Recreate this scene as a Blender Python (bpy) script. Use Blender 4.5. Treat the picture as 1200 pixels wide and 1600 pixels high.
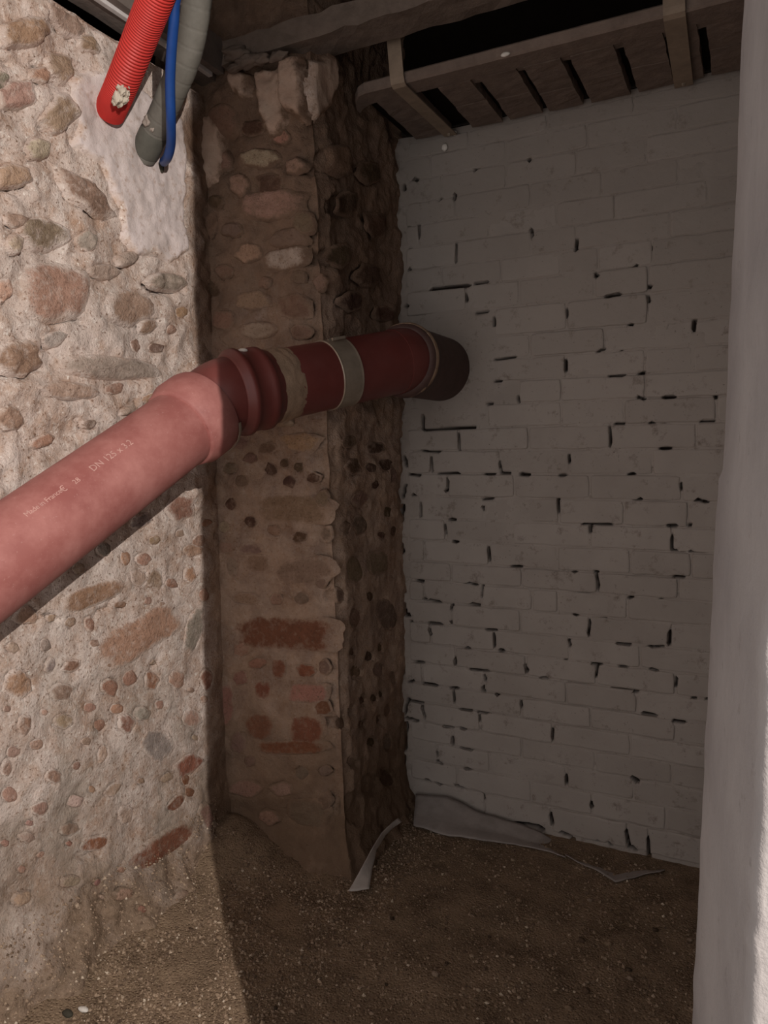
import bpy, bmesh, math, random
import numpy as np
from mathutils import Vector, Matrix, noise

for o in list(bpy.data.objects):
    bpy.data.objects.remove(o)
SC = bpy.context.scene
COL = SC.collection
rnd = random.Random(7)

# ------------------------------------------------------------------ camera
YAW, PITCH, ROLL, CH = 26.5, 5.0, -0.7, 1.3678      # degrees, metres above the floor
FPX = 1155.0                                        # focal length in pixels of a 1200 x 1600 frame


def cam_axes():
    y, p, r = map(math.radians, (YAW, PITCH, ROLL))
    fw = Vector((-math.sin(y) * math.cos(p), math.cos(y) * math.cos(p), -math.sin(p)))
    rt = Vector((math.cos(y), math.sin(y), 0))
    up = rt.cross(fw)
    return rt * math.cos(r) + up * math.sin(r), -rt * math.sin(r) + up * math.cos(r), fw


RT, UP, FW = cam_axes()
CAMPOS = Vector((0, 0, CH))
cd = bpy.data.cameras.new('camera')
cd.sensor_fit = 'AUTO'
cd.sensor_width = 36.0
cd.lens = 36.0 * FPX / 1600.0
cd.clip_start = 0.02
cam = bpy.data.objects.new('camera', cd)
COL.objects.link(cam)
mw = Matrix((RT, UP, -FW)).transposed().to_4x4()
mw.translation = CAMPOS
cam.matrix_world = mw
SC.camera = cam

# ------------------------------------------------------------------ light and exposure
wd = bpy.data.worlds.new('cellar_ambient')
SC.world = wd
wd.use_nodes = True
bg = wd.node_tree.nodes['Background']
bg.inputs[0].default_value = (0.96, 0.93, 0.92, 1)
bg.inputs[1].default_value = 0.98
ld = bpy.data.lights.new('bare_bulb', 'POINT')
ld.energy = 255
ld.color = (1.0, 0.93, 0.87)
ld.shadow_soft_size = 0.004
lamp = bpy.data.objects.new('bare_bulb', ld)
lamp.location = (0.76, -0.335, 1.98)
COL.objects.link(lamp)
SC.view_settings.view_transform = 'Standard'
SC.view_settings.look = 'None'
SC.view_settings.gamma = 1
SC.view_settings.use_curve_mapping = False
SC.view_settings.exposure = 0.0

# ------------------------------------------------------------------ the room's planes
XL = -1.603      # left wall
XC = -1.160      # pier side / back corner
YP = 1.964       # pier front
YB = 2.4845      # back wall
ZC = 2.88        # ceiling
ZS = 2.44        # underside of the brick lintel


def ray(x, y):
    return RT * ((x - 600) / FPX) + UP * ((800 - y) / FPX) + FW


def at(x, y, d):
    return CAMPOS + ray(x, y) * d


def on(x, y, ax, c):
    r = ray(x, y)
    return CAMPOS + r * ((c - CAMPOS[ax]) / r[ax])


def proj(p):
    q = Vector(p) - CAMPOS
    d = q.dot(FW)
    return 600 + FPX * q.dot(RT) / d, 800 - FPX * q.dot(UP) / d


def fbm(p, f, seed=0.0, n=3):
    a, t = 1.0, 0.0
    q = Vector((p[0] * f + seed, p[1] * f + seed * 1.7, p[2] * f - seed))
    for _ in range(n):
        t += a * noise.noise(q)
        q = q * 2.03
        a *= 0.5
    return t


# ------------------------------------------------------------------ materials
def srgb(r, g, b):
    f = lambda v: (v / 255 / 12.92) if v / 255 <= 0.04045 else ((v / 255 + 0.055) / 1.055) ** 2.4
    return (f(r), f(g), f(b), 1)


class NT:
    def __init__(self, name):
        self.m = bpy.data.materials.new(name)
        self.m.use_nodes = True
        self.t = self.m.node_tree
        self.b = self.t.nodes['Principled BSDF']
        self.pos = self.n('ShaderNodeNewGeometry').outputs['Position']

    def n(self, kind, **kw):
        x = self.t.nodes.new(kind)
        for k, v in kw.items():
            setattr(x, k, v)
        return x

    def set(self, s, v):
        if isinstance(v, bpy.types.NodeSocket):
            self.t.links.new(v, s)
        else:
            s.default_value = v

    def noise(self, scale, detail=4, rough=0.6, stretch=None, lo=0.35, hi=0.65):
        v = self.pos
        if stretch:
            mp = self.n('ShaderNodeMapping')
            self.set(mp.inputs[0], v)
            mp.inputs['Scale'].default_value = stretch
            v = mp.outputs[0]
        x = self.n('ShaderNodeTexNoise')
        self.set(x.inputs['Vector'], v)
        x.inputs['Scale'].default_value = scale
        x.inputs['Detail'].default_value = detail
        x.inputs['Roughness'].default_value = rough
        return self.rng(x.outputs['Fac'], lo, hi)

    def rng(self, s, lo, hi, a=0.0, b=1.0):
        x = self.n('ShaderNodeMapRange')
        self.set(x.inputs[0], s)
        for i, v in enumerate((lo, hi, a, b)):
            x.inputs[i + 1].default_value = v
        return x.outputs[0]

    def voro(self, scale, lo, hi, feature='F1'):
        x = self.n('ShaderNodeTexVoronoi')
        x.feature = feature
        self.set(x.inputs['Vector'], self.pos)
        x.inputs['Scale'].default_value = scale
        return self.rng(x.outputs['Distance'], lo, hi)

    def mix(self, f, a, b, mode='MIX'):
        x = self.n('ShaderNodeMix', data_type='RGBA', blend_type=mode)
        self.set(x.inputs[0], f)
        self.set(x.inputs[6], a)
        self.set(x.inputs[7], b)
        return x.outputs[2]

    def math(self, op, a, b=0.0):
        x = self.n('ShaderNodeMath', operation=op)
        self.set(x.inputs[0], a)
        self.set(x.inputs[1], b)
        return x.outputs[0]

    def axis(self, i):
        x = self.n('ShaderNodeSeparateXYZ')
        self.set(x.inputs[0], self.pos)
        return x.outputs[i]

    def attr(self, name):
        x = self.n('ShaderNodeAttribute')
        x.attribute_name = name
        return x.outputs['Fac']

    def objcol(self):
        return self.n('ShaderNodeObjectInfo').outputs['Color']

    def bump(self, h, strength=0.5, dist=0.01):
        x = self.n('ShaderNodeBump')
        x.inputs['Strength'].default_value = strength
        x.inputs['Distance'].default_value = dist
        self.set(x.inputs['Height'], h)
        self.set(self.b.inputs['Normal'], x.outputs[0])

    def done(self, col, rough=0.9, metal=0.0, spec=0.25):
        self.set(self.b.inputs['Base Color'], col)
        self.set(self.b.inputs['Roughness'], rough)
        self.b.inputs['Metallic'].default_value = metal
        self.b.inputs['Specular IOR Level'].default_value = spec
        return self.m


def lime_colour(t):
    c = t.mix(t.noise(7, 5, 0.65), srgb(188, 166, 152), srgb(222, 206, 196))
    c = t.mix(t.noise(15, 6, 0.72, lo=0.46, hi=0.70), c, srgb(182, 150, 128))
    c = t.mix(t.noise(3.1, 4, 0.6, lo=0.52, hi=0.7), c, srgb(206, 190, 180))
    c = t.mix(t.noise(46, 4, 0.7, lo=0.54, hi=0.72), c, srgb(228, 216, 206))
    c = t.mix(t.noise(120, 2, 0.6, lo=0.58, hi=0.75), c, srgb(124, 96, 78))
    c = t.mix(t.noise(95, 2, 0.6, lo=0.62, hi=0.75), c, srgb(234, 224, 214))
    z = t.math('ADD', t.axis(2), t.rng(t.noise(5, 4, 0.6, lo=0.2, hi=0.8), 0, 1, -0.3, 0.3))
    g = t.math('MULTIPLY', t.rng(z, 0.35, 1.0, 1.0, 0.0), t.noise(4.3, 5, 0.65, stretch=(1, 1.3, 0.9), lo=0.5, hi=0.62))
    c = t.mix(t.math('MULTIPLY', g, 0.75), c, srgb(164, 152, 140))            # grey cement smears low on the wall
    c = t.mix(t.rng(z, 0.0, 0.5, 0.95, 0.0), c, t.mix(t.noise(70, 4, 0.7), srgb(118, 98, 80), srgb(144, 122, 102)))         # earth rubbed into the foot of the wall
    n = t.rng(t.noise(6, 5, 0.65, lo=0.2, hi=0.8), 0, 1, -0.07, 0.07)
    y = t.math('ADD', t.axis(1), n)
    grime = t.mix(t.noise(9, 6, 0.7, lo=0.4, hi=0.62), srgb(172, 142, 118), srgb(128, 100, 80))
    c = t.mix(t.rng(y, YP - 0.11, YP - 0.04, 0.0, 0.75), c, grime)            # browner tone across the pier
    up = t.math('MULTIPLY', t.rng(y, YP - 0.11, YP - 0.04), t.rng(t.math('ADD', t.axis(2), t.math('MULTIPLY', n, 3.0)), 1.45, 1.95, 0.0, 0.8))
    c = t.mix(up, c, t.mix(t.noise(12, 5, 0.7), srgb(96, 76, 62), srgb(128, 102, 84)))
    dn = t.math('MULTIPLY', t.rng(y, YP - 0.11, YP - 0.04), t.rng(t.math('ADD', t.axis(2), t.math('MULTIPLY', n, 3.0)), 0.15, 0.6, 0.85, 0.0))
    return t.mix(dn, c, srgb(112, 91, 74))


def lime_relief(t):
    return t.math('ADD', t.noise(60, 6, 0.7, lo=0.2, hi=0.8), t.math('MULTIPLY', t.noise(160, 3, 0.7, lo=0.2, hi=0.8), 0.6))


def mortar_material():
    t = NT('lime_mortar')
    t.bump(lime_relief(t), 0.7, 0.007)
    return t.done(lime_colour(t), 0.95, spec=0.1)


def stone_material():
    t = NT('rubble_stone')
    c = t.objcol()
    c = t.mix(t.noise(24, 5, 0.7), c, (0.76, 0.74, 0.72, 1), 'MULTIPLY')
    c = t.mix(t.noise(130, 3, 0.6, lo=0.55, hi=0.8), c, srgb(100, 76, 62))
    lime = lime_colour(t)
    c = t.mix(t.math('MULTIPLY', t.noise(45, 5, 0.7, lo=0.5, hi=0.7), 0.6), c, lime)
    n = t.math('ADD', t.math('MULTIPLY', t.noise(60, 6, 0.75, lo=0.3, hi=0.7), 0.5), t.math('MULTIPLY', t.noise(14, 3, 0.6, lo=0.3, hi=0.7), 0.5))
    f = t.math('ADD', t.attr('rim'), t.math('MULTIPLY', n, 0.9))
    c = t.mix(t.rng(f, 0.66, 1.02), c, lime)                                # lime lapping over the edges of the stone
    t.bump(lime_relief(t), 0.7, 0.007)
    return t.done(c, 0.95, spec=0.1)


def plaster_material(name, a, b, bs=0.35, dirt=srgb(120, 100, 86), lo=0.6):
    t = NT(name)
    c = t.mix(t.noise(8, 5, 0.6), a, b)
    c = t.mix(t.noise(55, 4, 0.7, lo=lo, hi=lo + 0.2), c, dirt)
    if 'jamb' not in name:
        f = t.math('ADD', t.attr('rim'), t.noise(30, 5, 0.7, lo=0.3, hi=0.7))
        c = t.mix(t.rng(f, 0.9, 1.5), c, lime_colour(t))
    t.bump(t.noise(35, 6, 0.7, lo=0.2, hi=0.8), bs, 0.006)
    return t.done(c, 0.95, spec=0.1)


def back_paint_material():
    t = NT('grey_limewash')
    c = t.mix(t.noise(6, 4, 0.6), srgb(156, 146, 138), srgb(172, 162, 154))
    c = t.mix(t.noise(24, 5, 0.75, lo=0.56, hi=0.74), c, srgb(116, 105, 97))
    c = t.mix(t.noise(170, 2, 0.6, lo=0.7, hi=0.78), c, srgb(70, 60, 54))
    up = t.rng(t.math('ADD', t.axis(2), t.rng(t.noise(6), 0, 1, -0.25, 0.25)), 1.5, 2.3, 0.0, 0.5)
    c = t.mix(up, c, srgb(126, 118, 111))                                    # dimmer light towards the top put into the colour
    c = t.mix(t.attr('cavity'), c, srgb(42, 34, 30))                        # bare, unfilled joints, the shade of their recess put into the colour
    t.bump(t.noise(45, 5, 0.7, lo=0.2, hi=0.8), 0.3, 0.004)
    return t.done(c, 0.92, spec=0.15)


def brick_paint_material():
    t = NT('limewashed_brick')
    c = t.mix(t.noise(6, 4, 0.6), srgb(158, 148, 140), srgb(174, 164, 156))
    c = t.mix(0.5, c, t.objcol())
    c = t.mix(t.noise(20, 5, 0.75, lo=0.58, hi=0.76), c, srgb(118, 106, 97))
    c = t.mix(t.noise(170, 2, 0.6, lo=0.7, hi=0.78), c, srgb(74, 64, 58))
    up = t.rng(t.math('ADD', t.axis(2), t.rng(t.noise(6), 0, 1, -0.25, 0.25)), 1.5, 2.3, 0.0, 0.5)
    c = t.mix(up, c, srgb(126, 118, 111))  # the same dimming towards the top, painted into the bricks
    t.bump(t.noise(45, 5, 0.7, lo=0.2, hi=0.8), 0.3, 0.004)
    return t.done(c, 0.92, spec=0.15)


def floor_material():
    t = NT('earth_screed')
    c = t.mix(t.noise(9, 5, 0.65), srgb(108, 90, 73), srgb(148, 126, 104))
    c = t.mix(t.voro(190, 0.1, 0.45), srgb(160, 138, 114), c)
    c = t.mix(t.noise(160, 3, 0.6, lo=0.6, hi=0.75), c, srgb(80, 62, 50))
    z = t.axis(0)
    t.bump(t.math('ADD', t.noise(90, 5, 0.7, lo=0.2, hi=0.8), t.voro(120, 0.0, 0.5)), 0.7, 0.006)
    return t.done(c, 0.95, spec=0.1)


def pebble_material():
    t = NT('gravel')
    g = t.n('ShaderNodeNewGeometry').outputs['Random Per Island']
    r = t.n('ShaderNodeValToRGB')
    t.set(r.inputs[0], g)
    el = r.color_ramp.elements
    el[0].position, el[0].color = 0.0, srgb(96, 78, 64)
    el[1].position, el[1].color = 1.0, srgb(204, 188, 168)
    e = el.new(0.45); e.color = srgb(140, 118, 98)
    e = el.new(0.92); e.color = srgb(164, 142, 120)
    t.bump(t.noise(200, 3), 0.4, 0.002)
    return t.done(r.outputs[0], 0.85)


def pipe_material(name, dust, c0=(142, 84, 79), c1=(152, 94, 88)):
    t = NT(name)
    c = t.mix(t.noise(6, 4, 0.6), srgb(*c0), srgb(*c1))
    c = t.mix(t.math('MULTIPLY', t.noise(9, 6, 0.7, stretch=(1, 1, 1), lo=0.4, hi=0.8), 0.75 * dust), c, srgb(188, 132, 124))
    c = t.mix(t.math('MULTIPLY', t.noise(160, 3, 0.6, lo=0.64, hi=0.8), 0.5 * dust), c, srgb(196, 160, 150))
    r = t.rng(t.noise(9, 5), 0, 1, 0.32 + 0.2 * dust, 0.5 + 0.2 * dust)
    return t.done(c, r, spec=0.4)


def flat(name, col, rough=0.6, metal=0.0, spec=0.3, var=0.12, scale=20, bs=0.0, bscale=60):
    t = NT(name)
    d = tuple(v * (1 - var * 2.2) for v in col[:3]) + (1,)
    c = t.mix(t.noise(scale, 5, 0.65), col, d)
    if bs:
        t.bump(t.noise(bscale, 5, 0.7, lo=0.2, hi=0.8), bs, 0.004)
    return t.done(c, rough, metal, spec)


M = dict(
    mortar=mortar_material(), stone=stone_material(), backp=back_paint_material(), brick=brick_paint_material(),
    floor=floor_material(), gravel=pebble_material(),
    plaster=plaster_material('pale_plaster', srgb(200, 186, 180), srgb(222, 208, 204), 0.4, srgb(178, 154, 140), 0.53),
    greyplaster=plaster_material('grey_mortar_patch', srgb(150, 138, 128), srgb(168, 156, 146), 0.5),
    jamb=plaster_material('jamb_plaster', srgb(132, 126, 124), srgb(148, 142, 139), 0.2, srgb(112, 105, 102), 0.62),
    tanpatch=plaster_material('tan_plaster', srgb(192, 168, 150), srgb(174, 146, 128), 0.5),
    pipe=pipe_material('dusty_red_pipe', 1.0), pipe_dark=pipe_material('clean_red_pipe', 0.12, (98, 46, 42), (110, 54, 49)),  # second red is the same pipe with its shade darkened into the colour
    sooty=flat('sooty_rubble', srgb(70, 58, 50), 0.95, bs=0.8, bscale=30, spec=0.05),  # ceiling rubble, its shade put into a darker colour
    soot=flat('soot', srgb(30, 24, 20), 0.95, spec=0.05),  # near-black colour stands in for the shade in voids and slots
    beam=flat('concrete_beam', srgb(122, 108, 98), 0.9, bs=0.5, bscale=45, spec=0.1),
    lintel=flat('lintel_brick', srgb(128, 112, 102), 0.95, bs=0.5, bscale=40, spec=0.1),
    strap=flat('strap_paint', srgb(150, 132, 114), 0.7),
    sleeve=flat('dark_sleeve', srgb(88, 66, 61), 0.6),
    pipesmear=flat('tan_smear', srgb(158, 132, 110), 0.9, bs=0.5),
    smear=flat('dried_plaster', srgb(206, 194, 176), 0.9, bs=0.4),
    steel=flat('galvanised_steel', srgb(164, 150, 134), 0.35, 0.4),
    joist=flat('grey_timber', srgb(126, 114, 106), 0.85, bs=0.3),
    white=flat('white_edge', srgb(214, 208, 204), 0.7),
    panel=flat('ceiling_panel', srgb(196, 200, 200), 0.8),
    red=flat('red_conduit', srgb(196, 56, 50), 0.5, spec=0.35, var=0.06),
    grey=flat('grey_hose', srgb(114, 110, 102), 0.7, var=0.1, bs=0.2),
    collar=flat('hose_collar', srgb(94, 92, 84), 0.7),
    blue=flat('blue_hose', srgb(26, 66, 132), 0.45, spec=0.4, var=0.06),
    ink=flat('pale_print', srgb(204, 160, 150), 0.8, var=0.12, scale=90),
    sheet=flat('plastic_sheet', srgb(158, 148, 142), 0.55, var=0.1),
    sheet_white=flat('white_sheet', srgb(190, 180, 172), 0.55, var=0.1),
    chipwhite=flat('white_chip', srgb(228, 220, 210), 0.7),
    chipdark=flat('dark_chip', srgb(60, 56, 46), 0.8),
)


# ------------------------------------------------------------------ object helpers
WLOC = {}


def link(name, me, mat, parent=None, origin=None, smooth=False, color=None):
    """me holds WORLD coordinates; the object gets its origin at `origin` (or the centroid)."""
    n = len(me.vertices)
    co = np.empty(n * 3)
    me.vertices.foreach_get('co', co)
    co = co.reshape(-1, 3)
    if origin is None:
        origin = (co.min(0) + co.max(0)) / 2
    origin = Vector([float(v) for v in origin])
    me.vertices.foreach_set('co', (co - np.array(origin)).ravel())
    if smooth:
        me.shade_smooth()
    me.update()
    o = bpy.data.objects.new(name, me)
    if mat:
        me.materials.append(mat)
    COL.objects.link(o)
    pl = Vector((0, 0, 0))
    if parent:
        o.parent = parent
        pl = WLOC[parent.name]
    o.location = origin - pl
    WLOC[o.name] = origin
    if color is not None:
        o.color = color
    return o


def mesh(name, verts, faces):
    me = bpy.data.meshes.new(name)
    me.from_pydata([tuple(v) for v in verts], [], faces)
    me.validate()
    return me


def bm_mesh(name, bm):
    bmesh.ops.recalc_face_normals(bm, faces=bm.faces)
    me = bpy.data.meshes.new(name)
    bm.to_mesh(me)
    bm.free()
    return me


def empty(name, loc):
    o = bpy.data.objects.new(name, None)
    o.empty_display_size = 0.05
    o.location = loc
    COL.objects.link(o)
    WLOC[o.name] = Vector(loc)
    return o


def tag(o, label, cat, group=None):
    o['label'] = label
    o['category'] = cat
    if group:
        o['group'] = group
    return o


def structure(o, label=None):
    o['kind'] = 'structure'
    if label:
        o['label'] = label
    return o


ZERO = (0, 0, 0)


def frame(d):
    d = d.normalized()
    a = Vector((0, 0, 1)) if abs(d.z) < 0.9 else Vector((1, 0, 0))
    u = d.cross(a).normalized()
    return u, u.cross(d).normalized()


def sweep(pts, radii, seg=40, cap=True, arc=None, wob=None):
    """tube through pts with a radius at each (parallel transported); arc=(a0,a1) for an open band."""
    n = len(pts)
    tang = []
    for i in range(n):
        a, b = pts[max(i - 1, 0)], pts[min(i + 1, n - 1)]
        t = b - a
        if t.length < 1e-9:
            t = tang[-1] if tang else Vector((0, 0, 1))
        tang.append(t.normalized())
    u, _ = frame(tang[0])
    V, F = [], []
    ns = seg if arc is None else seg + 1
    for i in range(n):
        t = tang[i]
        u = (u - t * u.dot(t)).normalized()
        v = t.cross(u)
        for k in range(ns):
            a = (2 * math.pi * k / seg) if arc is None else arc[0] + (arc[1] - arc[0]) * k / seg
            r = radii[i]
            if wob:
                r += wob(i, a)
            V.append(pts[i] + (u * math.cos(a) + v * math.sin(a)) * r)
    for i in range(n - 1):
        for k in range(seg):
            a, b = i * ns + k, i * ns + (k + 1) % ns
            F.append((a, b, b + ns, a + ns))
    if cap and arc is None:
        m = len(V)                                # caps get their own vertices so that the rims stay crisp
        V += [V[k].copy() for k in range(ns)] + [V[(n - 1) * ns + k].copy() for k in range(ns)]
        F.append(tuple(m + k for k in range(ns - 1, -1, -1)))
        F.append(tuple(m + ns + k for k in range(ns)))
    return V, F


def box_verts(p0, p1, bev=0.0):
    bm = bmesh.new()
    bmesh.ops.create_cube(bm, size=1)
    for v in bm.verts:
        v.co = Vector(((p0[i] + p1[i]) / 2 + v.co[i] * (p1[i] - p0[i]) for i in range(3)))
    if bev:
        bmesh.ops.bevel(bm, geom=list(bm.edges), offset=bev, segments=2, affect='EDGES', profile=0.5)
    return bm


def rough_box(name, p0, p1, mat, parent=None, cuts=8, amp=0.006, f=14, bev=0.006, smooth=True, seed=0):
    bm = box_verts(p0, p1)
    L = [abs(p1[i] - p0[i]) for i in range(3)]
    ax = L.index(max(L))
    es = [e for e in bm.edges if abs((e.verts[0].co - e.verts[1].co)[ax]) > L[ax] * 0.9]
    bmesh.ops.subdivide_edges(bm, edges=es, cuts=cuts, use_grid_fill=True)
    other = [e for e in bm.edges if abs((e.verts[0].co - e.verts[1].co)[ax]) < 1e-6]
    bmesh.ops.subdivide_edges(bm, edges=other, cuts=2, use_grid_fill=True)
    for v in bm.verts:
        w = v.co.copy()
        v.co += Vector((fbm(w, f, 3 + seed), fbm(w, f, 11 + seed), fbm(w, f, 23 + seed))) * amp
    return link(name, bm_mesh(name, bm), mat, parent, smooth=False)


# ------------------------------------------------------------------ stones set in rubble walls
def dnoise(p):
    """relief of the rubble walls (metres, outward)"""
    z = p[2]
    k = min(1.0, max(0.0, (z - 0.95) / 0.3))
    q = fbm(p, 7, 4.2, 3)
    r = 1 - abs(noise.noise(Vector(p) * 15.0 + Vector((7, 3, 9))))
    e = noise.noise(Vector(p) * 22.0 + Vector((1, 8, 2)))
    e = max(-0.5, min(0.5, e * 3.0))            # broken, stepped facets
    rough = 1.35 if p[1] > YP - 0.03 else 1.0
    return q * (0.011 + 0.009 * k) + rough * fbm(p, 30, 9.1, 4) * (0.0030 + 0.0018 * k) + (r - 0.7) * (0.003 + 0.002 * k) + e * (0.001 + 0.0022 * k)


class Plane:
    def __init__(self, ax, c, nrm):
        self.ax, self.c, self.n = ax, c, Vector(nrm)


P_LEFT = Plane(0, XL, (1, 0, 0))
P_FRONT = Plane(1, YP, (0, -1, 0))
P_SIDE = Plane(0, XC, (1, 0, 0))

PAL = {
    'b': (164, 134, 115), 'r': (168, 126, 108), 'R': (144, 98, 77), 't': (182, 156, 138), 'g': (164, 150, 141),
    'd': (140, 116, 100), 'o': (180, 142, 118), 'l': (198, 178, 162), 'k': (100, 78, 64), 'p': (178, 144, 127),
}
STONES = []      # (plane, centre, U, V, height)


def stone(parent, plane, cx, cy, w, h, ang=0, col='b', ht=0.008, sq=0, skirt=0.0):
    a = math.radians(ang)
    ux, uy = math.cos(a), -math.sin(a)          # ang counter-clockwise in the picture
    c = on(cx, cy, plane.ax, plane.c)
    U = on(cx + ux * w / 2, cy + uy * w / 2, plane.ax, plane.c) - c
    V = on(cx + uy * h / 2, cy - ux * h / 2, plane.ax, plane.c) - c
    size = max(w, h)
    n = 14 if size < 26 else (22 if size < 60 else 36)
    rings = [(1.18, -0.5, 1.0), (1.02, 0.12, 0.5), (0.84, 0.6, 0.0), (0.5, 1.0, -0.2)] if size < 26 else \
        [(1.14, -0.5, 1.0), (1.02, 0.15, 0.75), (0.9, 0.6, 0.45), (0.74, 0.9, 0.22), (0.52, 1.0, 0.08), (0.28, 1.0, 0.0)]
    sd = rnd.uniform(0, 100)
    big = ht > 0.0095
    ht = ht * (0.9 if big else 0.65)
    # a facetted outline: a few random straight sides
    m_ = rnd.choice((5, 6, 6, 7))
    a0 = rnd.uniform(0, 6.28)
    sides = [(a0 + 2 * math.pi * k / m_ + rnd.uniform(-0.32, 0.32), rnd.uniform(0.78, 1.0)) for k in range(m_)]
    verts, faces, rim = [], [], []
    for (rr, hh, rv) in rings:
        for k in range(n):
            t = 2 * math.pi * k / n
            ct, st = math.cos(t), math.sin(t)
            if sq:
                s = (abs(ct) ** sq + abs(st) ** sq) ** (-1.0 / sq)
            else:
                s = min(1.25, min(d / max(0.15, math.cos(t - b_)) for b_, d in sides if math.cos(t - b_) > 0.1))
            s *= 1 + 0.10 * noise.noise(Vector((ct * 2 + sd, st * 2, sd))) + 0.05 * noise.noise(Vector((ct * 5 + sd, st * 5, 5)))
            p = c + U * (ct * s * rr) + V * (st * s * rr)
            e = hh * ht
            if hh < 0:
                e = -0.006
            e += ht * 0.45 * fbm(p, 34, sd, 3) * max(0, hh) if size >= 26 else 0
            verts.append(p + plane.n * (dnoise(p) * (1 - 0.25 * max(0, hh)) + e + skirt))
            rim.append(rv)
    verts.append(c + plane.n * (dnoise(c) * 0.75 + ht + skirt))
    rim.append(0.0)
    m = len(rings)
    for i in range(m - 1):
        for k in range(n):
            a0_, b0 = i * n + k, i * n + (k + 1) % n
            faces.append((a0_, b0, b0 + n, a0_ + n))
    for k in range(n):
        faces.append(((m - 1) * n + k, (m - 1) * n + (k + 1) % n, m * n))
    me = mesh('stone', verts, faces)
    at2 = me.attributes.new('rim', 'FLOAT', 'POINT')
    at2.data.foreach_set('value', np.array(rim, dtype=np.float32))
    bm = bmesh.new(); bm.from_mesh(me)
    bmesh.ops.recalc_face_normals(bm, faces=bm.faces)
    if sum((f.normal.dot(plane.n) for f in bm.faces)) < 0:
        bmesh.ops.reverse_faces(bm, faces=bm.faces)
    bm.to_mesh(me); bm.free()
    base = PAL[col]
    j = rnd.uniform(0.92, 1.08)
    if big and plane is P_LEFT:
        base = tuple(v * 0.66 + u * 0.34 for v, u in zip(base, (192, 168, 150)))
    cc = srgb(*[max(0, min(255, v * j + rnd.uniform(-4, 4))) for v in base])
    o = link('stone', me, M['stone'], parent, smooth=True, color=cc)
    STONES.append((plane, c, U, V, ht, big))
    return o


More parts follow.
